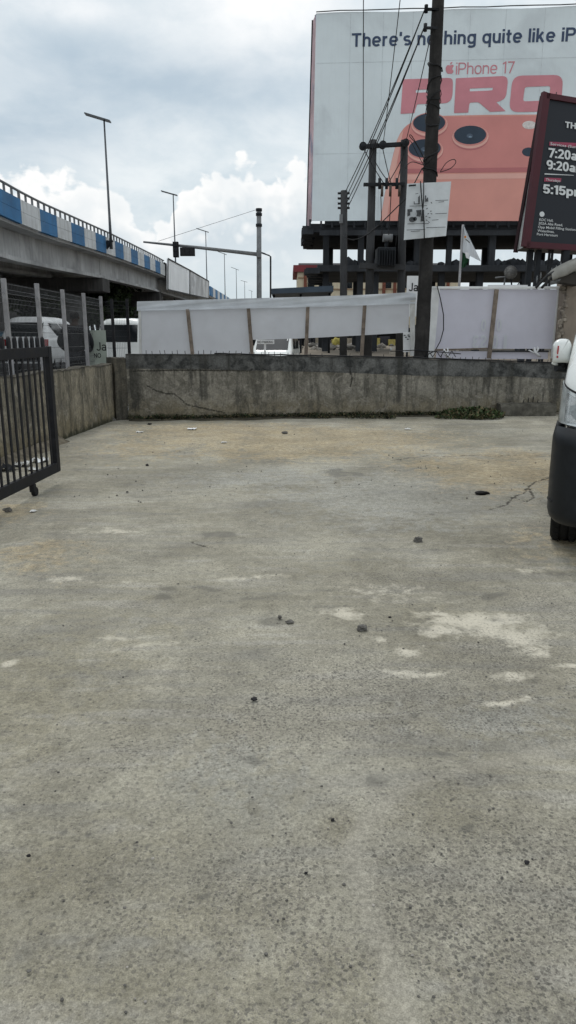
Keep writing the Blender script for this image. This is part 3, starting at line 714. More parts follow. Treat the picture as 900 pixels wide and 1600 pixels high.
# ------------------------------------------------------------------ iron gate at the left
gA = G(92, 736, .13); gB = G(0, 783, .12)
gd = (gA-gB); gd.z = 0; gd.normalize(); gn = Vector((gd.y, -gd.x, 0))
W = 3.0; gate = thing('iron_gate', 'black iron bar gate swung open at the left edge of the yard', 'gate', gA-gd*W/2-Vector((0, 0, .13)))
ztop = P(72, 541, gA.y).z
def gp(t, z): return Vector((gA.x, gA.y, 0))-gd*t+Vector((0, 0, z))
MB().bar(gp(.0, ztop-.055), gp(W, ztop-.075), .04, .10, gn).build('top_rail', M_['black'], gate, .004)
MB().bar(gp(.0, .185), gp(W, .185), .045, .105, gn).build('bottom_rail', M_['black'], gate, .004)
MB().bar(gp(.045, .135), gp(.045, ztop+.0), .05, .085, gn).build('end_stile', M_['black'], gate, .004)
MB().bar(gp(W-.04, .135), gp(W-.04, ztop), .05, .08, gn).build('hinge_stile', M_['black'], gate, .004)
k = 0; t = .175
while t < W-.1:
    o = MB().bar(gp(t, .22), gp(t, ztop+.02), .013, .032, gn)
    c0 = gp(t, ztop+.02); 
    lp = [c0+gd*x+Vector((0, 0, z))-gn*.012 for x, z in ((-.024, -.03), (.024, -.03), (.026, .03), (.018, .062), (0, .078), (-.018, .062), (-.026, .03))]
    o.prism(lp, gn*.024); o.build('bar', M_['black'], gate); t += .134
cs = MB(); ct = gp((gA-G(25, 775, .0)).length, 0); ct = gp(.72, 0)
cs.bar(ct+Vector((0, 0, .13)), ct+Vector((0, 0, .05)), .05, .06, gn)
br_ = cs.build('caster_bracket', M_['black'], gate, .004)
MB().tube([ct+gn*.02+gd*.04+Vector((0, 0, .045)), ct-gn*.02+gd*.04+Vector((0, 0, .045))], .045, 16).build('caster_wheel', M_['black'], br_)
# hinge post, out of frame but carrying the gate
tag(MB().bar(gp(W+.09, 0), gp(W+.09, 1.75), .12, .12, gn).build('gate_post', M_['black'], bevel=.01), 'black steel post that carries the open bar gate', 'post')

# ------------------------------------------------------------------ mesh fence behind the side wall
mf = thing('mesh_fence', 'welded wire mesh fence on pale grey posts behind the left wall', 'fence', (-4.0, 11.5, .32))
XF = -3.98
pt_px = [(5, 435), (57, 443), (97, 452.5), (130, 458), (157, 463)]
ppos = [PX(px, py, XF) for px, py in pt_px]
ppos = [Vector((XF, ppos[0].y-1.35*k, ppos[0].z)) for k in (3, 2, 1)] + ppos
def mesh_panel(a, b, ztop, zbot):
    mb = MB(); L = (b-a).length; n = max(4, int(L/.055)); wr = .0019
    def fold(z):                         # the V folds that stiffen the mesh
        o = 0
        for zc in (ztop-.16, zbot+.75, zbot+.2): o = max(o, .04*max(0, 1-abs(z-zc)/.06))
        return o
    zs = sorted(set([zbot, ztop-.16, ztop-.1, ztop-.22, ztop, zbot+.69, zbot+.75, zbot+.81, zbot+.14, zbot+.2, zbot+.26]))
    for i in range(1, n):
        p = a.lerp(b, i/n); mb.tube([Vector((p.x+fold(z), p.y, z)) for z in zs], wr, 4, False, cap=False)
    for z in (ztop-.02, ztop-.10, ztop-.16, ztop-.22, zbot+.69, zbot+.81, zbot+.45, zbot+.14, zbot+.26, (ztop+zbot+.8)/2):
        mb.tube([Vector((a.x+fold(z), a.y, z)), Vector((b.x+fold(z), b.y, z))], wr*1.5, 4, False, cap=False)
    return mb
for i, p in enumerate(ppos):
    MB().bar(Vector((p.x, p.y, .3)), p, .062, .062, (0, 1, 0)).build('post', M_['pgrey'], mf, .004)
    if i < len(ppos)-1:
        q = ppos[i+1]; mesh_panel(Vector((p.x-.02, p.y, 0)), Vector((q.x-.02, q.y, 0)), min(p.z, q.z)-.04, .95).build('mesh_panel', M_['wire'], mf)
lastp = ppos[-1]
df = thing('dark_fence', 'black mesh screen on two thin black posts behind the corner wall', 'fence', (-3.75, 15.6, .32))
d1, d2 = P(174, 467, 15.3), P(198, 467, 15.8)
for p in (d1, d2): MB().bar(Vector((p.x, p.y, .3)), p, .055, .055, (0, 1, 0)).build('post', M_['black'], df)
mesh_panel(Vector((lastp.x+.05, lastp.y+.1, 0)), Vector((d1.x, d1.y, 0)), d1.z-.02, .9).build('mesh_panel', M_['black'], df)
mesh_panel(Vector((d1.x, d1.y, 0)), Vector((d2.x, d2.y, 0)), d1.z-.02, .9).build('mesh_panel', M_['black'], df)

# notice board behind the fence
fb = FR(P(139, 566, 15.0), (1, .25, 0), (0, 0, 1)); nb = thing('notice_board', 'pale greenish board lettered NO standing behind the mesh fence', 'sign', fb.pt(.2, 0, 0)*1)
a0, b0 = fb.hit(139, 566); a1, b1 = fb.hit(165, 516)
MB().prism([fb.pt(a0, -.3), fb.pt(a1, -.3), fb.pt(a1, b1), fb.pt(a0, b1)], -fb.n*.03).build('board', mat('pale_green_board', (.3, .34, .3), .6, 0, .1, 4, dirt=.2, dcol=(.3, .33, .28)), nb)
stext(fb, 'Ja', fb.hit(151, 548), .17, M_['ink'], nb, t=.13)
stext(fb, 'NO', fb.hit(147, 559), .09, M_['ink'], nb, t=.16)
# ------------------------------------------------------------------ white hoarding on timber battens
YH = 16.0
h1 = thing('hoarding', 'long white canvas hoarding on brown battens, its lower edge cut slanting at the right', 'hoarding', (0, YH, .32))
def HP(px, py, dy=0): return P(px, py, YH+dy)
rows = []                       # fascia canvas with soft folds
tp = interp([(214, 471), (300, 468.5), (450, 464.5), (560, 461), (610, 458.5), (640, 456.5), (650, 459)])
bt = interp([(214, 485.5), (300, 484), (450, 480.5), (560, 477.5), (620, 475.5), (650, 474)])
for j in range(9):
    row = []
    for i in range(90):
        px = 214+(650-214)*i/89; py = tp(px)+(bt(px)-tp(px))*j/8
        fold = .025*mnoise.noise(Vector((px*.02+j*.5, j*.25, 2)))+.03*math.exp(-((px-600-(j*9))/22)**2)*math.sin(j*1.0+px*.09)
        row.append(HP(px, py, -.08+fold))
    rows.append(row)
fa = MB(); fa.grid(rows, flip=True)
fa.grid([[p for p in rows[0]], [Vector((p.x, YH+.05, p.z-.02)) for p in rows[0]]])
fa.build('fascia', M_['canvas'], h1)
edges = [(217, 219), (295, 302), (389, 395), (481, 478), (570, 565), (640, 638)]
lowb = interp([(216, 553), (394.5, 553), (395, 531), (478, 528.5), (565, 524), (641, 519.5)])
for (a, a2), (b_, b2) in zip(edges[:-1], edges[1:]):
    rows = []
    for j in range(8):
        row = []
        for i in range(13):
            f = i/12; pt_, pb_ = a+(b_-a)*f, a2+(b2-a2)*f
            yt = bt(pt_)-4; yb = lowb(pb_ if pb_ > 395.2 or pb_ < 394 else 395.2 if a > 380 else 394)
            q = j/7; px = pt_+(pb_-pt_)*q; py = yt+(yb-yt)*q
            row.append(HP(px, py, .03*mnoise.noise(Vector((px*.02, py*.05, 4)))+.03*math.sin(math.pi*f)+.012*mnoise.noise(Vector((px*.1+py*.12, py*.03, 9)))))
        rows.append(row)
    MB().grid(rows, flip=True).build('sheet', M_['canvas_panel'], h1)
for (x0, y0), (x1, y1) in zip([(293, 483), (388, 481), (481, 478.5), (570, 476)], [(301, 556), (394, 556), (478, 556), (565, 556)]):
    MB().bar(HP(x0, y0, -.05), HP(x1, y1, -.05), .075, .05).build('batten', M_['wood'], h1)
MB().bar(HP(218, 472, -.03), HP(219.5, 556, -.03), .05, .05).build('end_post', M_['white_dirty'], h1)
MB().bar(HP(644.5, 460, -.04), HP(644.5, 556, -.04), .10, .05).build('end_post', M_['white_dirty'], h1)
MB().bar(HP(636, 519, -.02), HP(636, 550, -.02), .17, .03).build('notice_strip', M_['white'], h1)
fs_ = FR(HP(630, 550, -.04), (1, 0, 0), (0, 0, 1))
for k, (px, py) in enumerate(((632, 524), (638, 523.5), (634, 527), (639, 526), (637, 530))):
    shape(fs_, [rr(px-1.4, py-.8, px+1.6, py+.8, .3, 2)], M_['greyink'], h1, 'print', d=.012)

Y2 = 15.9
h2 = thing('hoarding', 'lilac white backlit hoarding with one slanting brown batten, right of the utility pole', 'hoarding', (5, Y2, .32))
def H2(px, py, dy=0): return P(px, py, Y2+dy)
cor = [(679, 452), (880, 451), (868, 560), (669, 560)]
rows = []
for j in range(9):
    q = j/8
    rows.append([H2((cor[0][0]*(1-q)+cor[3][0]*q)*(1-i/16)+(cor[1][0]*(1-q)+cor[2][0]*q)*i/16, 452+q*(545-452), .02*math.sin(math.pi*i/16*2)**2+.01*mnoise.noise(Vector((i*.5, j*.5, 1)))) for i in range(17)])
MB().grid(rows, flip=True).build('sheet', M_['canvas_lilac'], h2)
MB().bar(H2(674, 449.5, -.03), H2(882, 449.5, -.03), .05, .05, (0, 1, 0)).build('top_rail', M_['white'], h2, .005)
MB().bar(H2(681, 451, -.03), H2(671.5, 560, -.03), .17, .03).build('side_board', M_['white'], h2)
MB().bar(H2(876, 452, -.03), H2(865, 560, -.03), .12, .03).build('side_board', M_['white'], h2)
MB().bar(H2(776, 452, -.06), H2(764, 560, -.06), .085, .05).build('batten', M_['wood'], h2)
MB().bar(H2(682, 547, -.05), H2(763, 544.5, -.05), .05, .035, (0, 1, 0)).build('bottom_rail', M_['wood'], h2)
MB().bar(H2(767, 549, -.05), H2(857, 549, -.05), .05, .035, (0, 1, 0)).build('bottom_rail', M_['pole2'], h2)
MB().grid([[H2(682, 548, .0), H2(856, 550, .0)], [H2(681, 561, .0), H2(856, 561, .0)]], flip=True).build('lower_sheet', M_['canvas_lilac'], h2)
f2 = FR(H2(670, 560, -.02), (1, 0, 0), (0, 0, 1))
for s_, x, y_, cap, wd_ in (('0', 751, 517, .235, .11), ('0', 775, 517, .235, .11), ('S', 750, 544, .26, .13), ('0', 768, 544, .26, .13), ('1', 786, 544, .26, .07), ('3', 738, 544, .26, .12), ('00', 757, 519, .0, .1)):
    if cap: text(f2, s_, f2.hit(x, y_), cap, M_['lilac_print'], h2, width=wd_, bold=.03, mirror=True, name='show_through_lettering', d=.012)
for i, (x, y_) in enumerate(((697, 552), (838, 550))):
    t_ = MB()
    t_.tube([P(x-3, y_-7, Y2-.12), P(x-2, y_, Y2-.15), P(x+3, y_+5, Y2-.16), P(x+7, y_+7, Y2-.13)], [.02, .028, .03, .015], 6)
    t_.tube([P(x-1, y_+2, Y2-.14), P(x+3, y_-4, Y2-.13), P(x+2, y_-8, Y2-.1)], [.025, .02, .014], 6)
    if i: t_.tube([P(x-12, y_-3, Y2-.12), P(x, y_+3, Y2-.15)], .014, 6)
    tag(t_.build('cloth_tie', M_['white']), ['knotted white cloth strip near the left foot of the lilac hoarding', 'knotted white cloth strip near the right foot of the lilac hoarding'][i], 'cloth tie')
tag(MB().tube([P(683, 447, Y2-.1), P(688, 466, Y2-.12), P(693, 492, Y2-.12), P(693, 515, Y2-.12), P(688, 533, Y2-.12), P(680, 548, Y2-.12), P(664, 556, Y2-.2)], .011, 6).build('cable', M_['cable']), 'black cable hanging in a bow over the lilac hoarding beside the pole', 'cable')

# ------------------------------------------------------------------ leaning utility pole with poster
YP = 15.2
p_top = P(686.5, -40, YP+.1); p_bot = P(658, 562, YP); p_bot.z = .1
pole = thing('utility_pole', 'thick dark weathered utility pole leaning right between the two hoardings', 'utility pole', (p_bot.x, p_bot.y, .1))
n = 26; pts = [p_bot.lerp(p_top, i/n)+Vector((.012*mnoise.noise(Vector((i*.4, 0, 0))), 0, 0)) for i in range(n+1)]
MB().tube(pts, [.158-.045*i/n+.004*mnoise.noise(Vector((i*.9, 3, 1))) for i in range(n+1)], 14).build('shaft', M_['pole'], pole)
def on_pole(py):
    t = [q for q in range(n+1)]; best = min(pts, key=lambda p: abs((lambda d: CY-F*((d.z*cT+d.y*sT)/(d.y*cT-d.z*sT)))(p-EYE)-py)); return best
wr = MB()
for py in (118, 122, 150, 160, 172, 176, 240, 246, 252, 262):
    c0 = on_pole(py); rr0 = .14+.01*random.random()
    tl_ = random.uniform(.03, .22); wr.tube([c0+Vector((rr0*math.cos(a/9*6.283), rr0*math.sin(a/9*6.283), tl_*math.sin(a/9*6.283+py)+.02*math.sin(a*2.1+py))) for a in range(10)], random.uniform(.007, .016), 5, cap=False)
wr.build('cable_wraps', M_['cable'], pole)
for py in (10, 24, 38):
    br2 = MB()
    c0 = on_pole(py); br2.bar(c0+Vector((.0, -.1, 0)), c0+Vector((-.26, -.12, .0)), .04, .04, (0, 0, 1))
    bo_ = br2.build('insulator_bracket', M_['dark'], pole); MB().tube([c0+Vector((-.24, -.12, -.06)), c0+Vector((-.24, -.12, .07))], .035, 8).build('insulator', M_['dark'], bo_)
MB().tube(smooth([P(x, y_, YP-.2) for x, y_ in ((688, 268), (698, 254), (709, 249), (712, 254), (704, 263), (688, 269))]), .008, 5).build('cable_loop', M_['cable'], pole)
MB().tube(smooth([P(x, y_, YP-.2) for x, y_ in ((664, 250), (650, 225), (640, 213), (643, 212), (654, 230), (665, 252))]), .008, 5).build('cable_loop', M_['cable'], pole)
MB().tube(smooth([P(x, y_, YP-.2) for x, y_ in ((662, 258), (645, 253), (636, 258), (634, 264))]), .008, 5).build('cable_loop', M_['cable'], pole)
MB().tube(smooth([P(x, y_, YP-.2) for x, y_ in ((664, 262), (652, 240), (641, 220), (637, 225))]), .007, 5).build('cable_loop', M_['cable'], pole)
fp = FR(P(634, 372, YP-.23), (1, .0, .06), (-.0, 0, 1)); po = thing('poster', 'crumpled white plastic poster with grey pictures tied to the utility pole', 'poster', P(668, 372, YP-.2))
rows = []
for j in range(13):
    row = []
    for i in range(13):
        u, v_ = i/12, j/12
        l_ = (636-5*v_, 287+88*v_); r_ = (705-8*v_, 283.5+85*v_)
        px, py = l_[0]*(1-u)+r_[0]*u, l_[1]*(1-u)+r_[1]*u
        cr = .018*mnoise.noise(Vector((u*7, v_*3, 1)))*(1+3*max(0, v_-.8)*5) if v_ > .75 or v_ < .15 else .006*mnoise.noise(Vector((u*4, v_*4, 2)))
        row.append(P(px, py, YP-.26+cr+.05*(u-.5)**2*4))
    rows.append(row)
pm = MB(); pm.grid(rows, flip=True)
pm.grid([[p+Vector((0, .012, 0)) for p in r] for r in rows])
pm.build('sheet', M_['paper'], po)
def ps(loops, nm='printed_picture', m='greyink'): shape(fp, loops, M_[m], po, nm, d=.075)
def zz(x, y_): return (625+x/10, 275+y_/10)
ps([[zz(x, y_) for x, y_ in ((105, 530), (180, 525), (185, 565), (150, 575), (150, 625), (105, 645))]])
ps([[zz(x, y_) for x, y_ in ((240, 545), (325, 538), (320, 610), (305, 645), (245, 640), (255, 600))]])
ps([ell(*zz(180, 690), 5, 4.2)]); ps([ell(*zz(225, 680), 3, 3.2)])
ps([[zz(x, y_) for x, y_ in ((335, 540), (365, 540), (370, 715), (310, 720), (318, 650))]])
ps([[zz(x, y_) for x, y_ in ((205, 405), (218, 408), (218, 440), (275, 440), (275, 340), (300, 310), (298, 452), (205, 456))]])
ps([[zz(x, y_) for x, y_ in ((380, 310), (398, 320), (400, 370), (425, 340), (430, 410), (382, 415))]])
for k_, (x, y_) in enumerate(((410, 520), (430, 600), (400, 640), (470, 560), (450, 660), (480, 600), (405, 700), (440, 730), (480, 430))):
    ps([ell(*zz(x, y_), 1.6, .7, 10, rot=-.7+.2*k_)])
for x0, x1, y_ in ((125, 240, 165), (230, 275, 292), (540, 740, 395), (590, 675, 420), (540, 720, 600), (490, 590, 700), (105, 440, 758), (95, 380, 852), (400, 700, 815), (140, 410, 482), (160, 300, 875)):
    a_, b_ = zz(x0, y_), zz(x1, y_-8); ps([[(a_[0], a_[1]-.45), (b_[0], b_[1]-.45), (b_[0], b_[1]+.45), (a_[0], a_[1]+.45)]], 'printed_line')
ps([[(p[0], p[1]) for p in (zz(125, 150), zz(240, 140), zz(240, 170), zz(125, 180))]], 'printed_line')
MB().tube([P(657, 283, YP-.34), P(658, 300, YP-.34), P(660, 322, YP-.35), P(662.5, 345, YP-.35), P(663, 373, YP-.33)], .012, 6).build('tie_cord', M_['cable'], po)
MB().tube([P(662, 283, YP-.33), P(662, 310, YP-.33), P(661, 325, YP-.34)], .01, 6).build('tie_cord', M_['cable'], po)

# ------------------------------------------------------------------ twin pole transformer stand and the short pole
YT = 21.0
tw = thing('transformer_stand', 'pair of dark poles joined by crossarms, carrying a transformer behind the white hoarding', 'transformer', (P(604, 540, YT).x, YT, .4))
for xb, xt in ((574.5, 583), (625, 632)):
    a = P(xb, 552, YT); a.z = .3
    MB().tube([a, P(xt, 219, YT)], [.125, .1], 10).build('pole', M_['pole2'], tw)
MB().bar(P(563, 229.5, YT-.14), P(636, 225, YT-.14), .1, .1, (0, 1, 0)).build('crossarm', M_['dark'], tw)
MB().bar(P(568, 288.5, YT-.16), P(632, 288, YT-.16), .09, .08, (0, 1, 0)).build('crossarm', M_['dark'], tw)
for x, y_ in ((567, 228.5), (598, 226.5), (633.5, 223.5)):
    c0 = P(x, y_, YT-.24); MB().tube([c0+Vector((0, .05, 0)), c0+Vector((0, -.06, 0))], [.1, .1], 12).ball(c0, .1).build('insulator', M_['dark'], tw)
for x, dx in ((593, 4), (604, 6), (620, 4)):
    c0 = P(x, 289, YT-.26)
    MB().tube([c0+Vector((0, 0, .17)), c0+Vector((.0, 0, -.1))], .04, 8).build('fuse_cutout', M_['dark'], tw)
    c1 = P(x+dx, 297, YT-.28)
    MB().tube([c1+Vector((0, 0, .12)), c1+Vector((0, 0, -.16))], .035, 8).build('fuse_tube', mat('fuse_brown', (.06, .04, .03), .5), tw)
MB().bar(P(562, 415, YT-.2), P(632, 418, YT-.2), .14, .14, (0, 1, 0)).build('platform_beam', M_['pole2'], tw)
tr_c = P(602, 403, YT-.1)
tr = MB(); tr.box(tr_c, (.5, .6, .5)).build('transformer_tank', M_['dark'], tw, .02)
fins = MB()
for k in range(7): fins.box(tr_c+Vector((-.21+.07*k, -.36, -.02)), (.02, .12, .4))
fins.build('cooling_fins', M_['dark'], tw)
MB().tube([P(598.5, 372, YT-.15), P(613, 372, YT-.15)], .105, 14).build('conservator', M_['galv'], tw)
MB().tube([P(604, 377, YT-.15), P(602, 392, YT-.15)], .04, 8).build('conservator_pipe', M_['dark'], tw)
for k, (x0, y0, x1, y1) in enumerate(((569, 234, 600, 287), (598, 232, 611, 287), (633, 230, 621, 282), (595, 304, 597, 370), (611, 304, 606, 390), (626, 304, 618, 385), (585, 250, 604, 280), (632, 240, 607, 285))):
    MB().tube(sag(P(x0, y0, YT-.2), P(x1, y1, YT-.22), .03, 6), .012, 5).build('jumper_wire', M_['cable'], tw)
sp_ = thing('short_pole', 'shorter single dark grey pole left of the transformer poles', 'pole', (P(537, 540, 20.5).x, 20.5, .4))
a = P(537, 552, 20.5); a.z = .3
MB().tube([a, P(537.5, 298, 20.5)], [.11, .09], 10).build('shaft', M_['pole2'], sp_)
MB().box(P(533, 342, 20.38), (.09, .09, .22)).build('junction_box', M_['galv'], sp_)
for y_ in (302, 310, 318, 325):
    MB().tube([P(537, y_, 20.5)+Vector((-.16, 0, 0)), P(537, y_, 20.5)+Vector((.16, 0, 0))], .03, 6).build('insulator', M_['dark'], sp_)
# overhead wires
wl = ['highest', 'second', 'third', 'lowest']
for k, (y0, y1, x1) in enumerate(((10, 299, 540), (22, 308, 541), (34, 318, 541), (40, 327, 542))):
    c0 = on_pole(max(4, y0))+Vector((-.24, -.12, .06)); 
    tag(MB().tube(sag(c0, P(x1, y1, 20.45), .12), .011, 5).build('overhead_wire', M_['cable']), f'{wl[k]} of the four wires slanting from the utility pole down to the short pole', 'wire', 'wires between the utility pole and the short pole')
for nm, a, b_ in (('thin wire rising straight up from the left insulator of the transformer poles', P(567.5, 225, YT-.24), P(568, -60, 16.5)), ('thin wire rising from the middle insulator of the transformer poles', P(599, 223, YT-.24), P(632, -60, 16.5)),
                  ('thin wire from the right insulator of the transformer poles up to the utility pole', P(634, 222, YT-.24), P(676, 42, YP-.15))):
    tag(MB().tube(sag(a, b_, .05), .010, 5).build('overhead_wire', M_['cable']), nm, 'wire')
tag(MB().tube([P(x, y_, 20.2-.15*i) for i, (x, y_) in enumerate(((536, 368), (542, 373), (552, 375), (562, 373), (578, 364), (592, 352), (607, 337), (622, 322), (636, 309), (660, 262)))], .014, 5).build('overhead_wire', M_['cable']), 'slack black cable drooping from the short pole up to the utility pole', 'wire')

# ------------------------------------------------------------------ giant advertising billboard
YB = 48.0
fbb = FR(P(487, 345.5, YB), (1, -.062, 0), (0, 0, 1))
bb = thing('billboard', 'giant pale advertising billboard with an orange phone, on the unfinished building', 'billboard', fbb.pt(16, 0, 0))
aTL = fbb.hit(494, 21); topz = aTL[1]; WB = 34
m_bb = mat('billboard_vinyl', hexmat(216, 227, 232), .7, 0, .06, .35, dirt=.5, dcol=hexmat(190, 199, 205), ds=.22, streak=.07, scol=hexmat(186, 193, 198))
nseg = 34
rows = [[fbb.pt(aTL[0]*j/20*(1-i/nseg)+WB*i/nseg, topz*j/20+.04*math.sin(i*.9)*(j == 20), .002*mnoise.noise(Vector((i*.7, j*.7, 0)))) for i in range(nseg+1)] for j in range(21)]
MB().grid(rows, flip=False).build('sheet', m_bb, bb)
sk = MB()
for a0_, a1_ in ((0, 0),):
    sk.grid([[fbb.pt(0, 0, 0), fbb.pt(aTL[0], topz, 0)], [fbb.pt(-.35, -.5, -1.1), fbb.pt(aTL[0]-.22, topz+.05, -1.1)]], False)
sk.build('side_skin', mat('vinyl_edge', hexmat(185, 160, 165), .7, 0, .3, .6, dirt=.8, dcol=hexmat(110, 125, 150), ds=.5), bb)
fr_ = MB()
fr_.bar(fbb.pt(-.36, -.7, -1.2), fbb.pt(aTL[0]-.24, topz+.1, -1.2), .12, .12); 
fr_.bar(fbb.pt(aTL[0]-.1, topz+.08, -.6), fbb.pt(WB, topz+.12, -.6), .1, .1, (0, 0, 1))
fr_.build('frame', M_['dark'], bb)
MB().tube([fbb.pt(aTL[0]+i*WB/24, topz+.06+.05*abs(math.sin(i*1.3)), .05) for i in range(25)], .03, 5).build('top_cable', M_['dark'], bb)
seam = MB()
for px in (545, 595, 640, 727, 781, 840):
    a0_, _ = fbb.hit(px, 180); seam.bar(fbb.pt(a0_, .05, .006), fbb.pt(a0_, topz-.05, .006), .012, .004)
for py in (98, 240):
    _, b0_ = fbb.hit(540, py); seam.bar(fbb.pt(.2, b0_, .006), fbb.pt(WB*.6, b0_, .006), .012, .004, (0, 0, 1))
seam.build('seam', mat('vinyl_seam', hexmat(184, 191, 196), .8), bb)
m_navy = mat('navy_print', hexmat(66, 80, 105), .7, 0, .06, 1); m_rose = mat('rose_print', hexmat(203, 138, 148), .7, 0, .08, .6)
m_or = mat('orange_print', hexmat(206, 140, 136), .7, 0, .05, .5); m_or2 = mat('light_orange_print', hexmat(214, 154, 144), .7, 0, .05, .5); m_or3 = mat('dark_orange_print', hexmat(184, 118, 120), .7, 0, .05, .5)
m_or4 = mat('pale_orange_print', hexmat(224, 176, 166), .7, 0, .05, .5)
m_lensd = mat('lens_print', hexmat(58, 70, 84), .7, 0, .15, .8); m_lens3 = mat('lens_glint', hexmat(120, 140, 158), .7)
a_, b_ = fbb.hit(549.5, 73.5); a2_, b2_ = fbb.hit(862, 65.5); ac, bc = fbb.hit(550, 52.5)
fsl = FR(fbb.pt(0, 0, 0), fbb.u*(a2_-a_)+fbb.v*(b2_-b_), fbb.v)
stext(fsl, "There's nothing quite like iPhone.", fsl.hit(549.5, 73.5), (bc-b_)*1.02, m_navy, bb, t=.165, gap=.095, width=fsl.hit(899, 63)[0]-fsl.hit(549.5, 73.5)[0], d=0.0175, name='headline', visible="There's nothing quite like iP")
stext(fsl, 'iPhone 17', fsl.hit(712, 116.5), fsl.hit(715, 98)[1]-fsl.hit(712, 116.5)[1], m_rose, bb, t=.105, width=fsl.hit(803, 113)[0]-fsl.hit(712, 116.5)[0], d=0.0175)
def z7(x, y_): return (620+x/3.75, 60+y_/3.75)
# bitten fruit emblem
body = [(310, 160), (322, 153), (331, 157), (334, 163), (326, 172), (325, 183), (333, 192), (328, 203), (321, 209), (311, 206), (301, 209), (293, 203), (287, 190), (286, 174), (292, 161), (301, 156)]
shape(fbb, [rpoly([z7(*q) for q in body], 1.2, 3)], m_rose, bb, 'fruit_emblem', d=0.0175)
shape(fbb, [rpoly([z7(*q) for q in ((312, 152), (314, 143), (325, 137), (325, 145), (319, 151))], .8, 3)], m_rose, bb, 'emblem_leaf', d=0.0175)
Pp = [z7(*q) for q in ((36, 240), (322, 231), (329, 255), (326, 350), (300, 380), (118, 386), (103, 438), (22, 443))]
Ps = [z7(*q) for q in ((112, 302), (238, 297), (236, 314), (110, 319))]
shape(fbb, [rpoly(Pp, [1, 8, 3, 9, 8, 3, 1, 1]), rpoly(Ps, 1.5)], m_rose, bb, 'printed_letter', d=0.0175)
Rp = [z7(*q) for q in ((346, 234), (640, 220), (651, 250), (640, 345), (612, 366), (582, 374), (638, 427), (546, 431), (478, 374), (426, 377), (418, 435), (335, 438))]
Rs = [z7(*q) for q in ((428, 294), (563, 289), (560, 305), (426, 311))]
shape(fbb, [rpoly(Rp, [1, 8, 4, 8, 6, 2, 1, 1, 3, 3, 1, 1]), rpoly(Rs, 1.2)], m_rose, bb, 'printed_letter', d=0.0175)
Op = [(801, 118.5), (880, 117), (876, 174), (795, 175.5)]; Os = [(820, 136), (860, 134.5), (857.5, 157), (817, 158.5)]
shape(fbb, [rpoly(Op, 15, 6), rpoly(Os, 4)], m_rose, bb, 'printed_letter', d=0.0175)
# the phone itself
shape(fbb, [rpoly([(594, 345.2), (601, 305), (612, 250), (622, 213), (634, 196), (655, 186), (690, 181), (760, 179.5), (980, 178), (980, 345.4)], [0, 10, 20, 10, 8, 8, 6, 0, 0, 0])], m_or2, bb, 'phone_body', d=0.0105)
shape(fbb, [rpoly([(625, 216), (634, 198), (655, 188), (690, 183), (980, 179.5), (980, 262), (640, 266), (622, 262), (620, 240)], [6, 8, 6, 4, 0, 0, 8, 8, 6])], m_or, bb, 'camera_plateau', d=0.0158)
shape(fbb, [[(628, 264), (980, 259.5), (980, 267), (630, 271)]], m_or3, bb, 'plateau_shade', d=0.0192)
shape(fbb, [[(620, 273), (980, 269), (980, 277), (618, 281)]], m_or4, bb, 'plateau_gleam', d=0.0158)
shape(fbb, [[(594.5, 345), (601.5, 305), (612.5, 250), (622.5, 214), (630, 204), (620, 255), (609, 310), (604, 345)]], m_or4, bb, 'edge_gleam', d=0.0175)
shape(fbb, [[(640, 318), (980, 315), (980, 345), (634, 345)]], m_or2, bb, 'body_print', d=0.0123)
for cx_, cy_ in ((671, 196), (664, 236), (735, 215)):
    shape(fbb, [ell(cx_, cy_, 29, 20, rot=-.03)], m_or3, bb, 'lens_rim', d=0.0203)
    shape(fbb, [ell(cx_, cy_-1.2, 28.5, 18.3, rot=-.03)], m_or4, bb, 'lens_rim', d=0.0224)
    shape(fbb, [ell(cx_-.2, cy_-3, 26.8, 16.2, rot=-.03)], m_or, bb, 'lens_ring', d=0.0245)
    shape(fbb, [ell(cx_-.5, cy_-4, 25.2, 14.6, rot=-.03)], m_lensd, bb, 'lens', d=0.0266)
    shape(fbb, [ell(cx_-1, cy_-2.5, 5, 3.6)], mat('lens_core', hexmat(84, 98, 114), .7), bb, 'lens_core', d=0.0287)
    shape(fbb, [ell(cx_-.2, cy_-1, 2.6, 1.1)], m_lens3, bb, 'lens_glint', d=0.0308)
shape(fbb, [ell(827, 195.5, 11, 6.5)], mat('flash_print', hexmat(214, 210, 208), .7), bb, 'flash_print', d=0.0210)
shape(fbb, [ell(826, 237.5, 10.5, 7)], m_lensd, bb, 'sensor_print', d=0.0210)

# ------------------------------------------------------------------ unfinished concrete frame under it
ub = thing('unfinished_building', 'dark raw concrete frame building with bare slabs and columns under the billboard', 'building', (14, 53, .8))
z2t = P(487, 346.5, YB).z-.04; z2b = P(487, 361, YB).z
yb2 = 57.5
s2 = MB(); xL = P(479, 352, YB).x
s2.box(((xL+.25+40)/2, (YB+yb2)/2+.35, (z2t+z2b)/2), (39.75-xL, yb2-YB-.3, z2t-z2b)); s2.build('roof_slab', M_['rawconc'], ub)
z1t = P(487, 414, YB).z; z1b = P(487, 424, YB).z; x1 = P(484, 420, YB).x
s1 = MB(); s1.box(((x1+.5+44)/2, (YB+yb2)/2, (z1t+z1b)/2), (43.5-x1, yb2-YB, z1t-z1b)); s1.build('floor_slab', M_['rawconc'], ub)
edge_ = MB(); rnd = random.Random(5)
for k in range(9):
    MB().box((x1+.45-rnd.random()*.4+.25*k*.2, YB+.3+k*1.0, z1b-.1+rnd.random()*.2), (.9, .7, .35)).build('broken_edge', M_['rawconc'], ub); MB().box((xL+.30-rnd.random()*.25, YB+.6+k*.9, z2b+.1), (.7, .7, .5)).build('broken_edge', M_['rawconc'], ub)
def colx(px, Y): return P(px, 420, Y).x
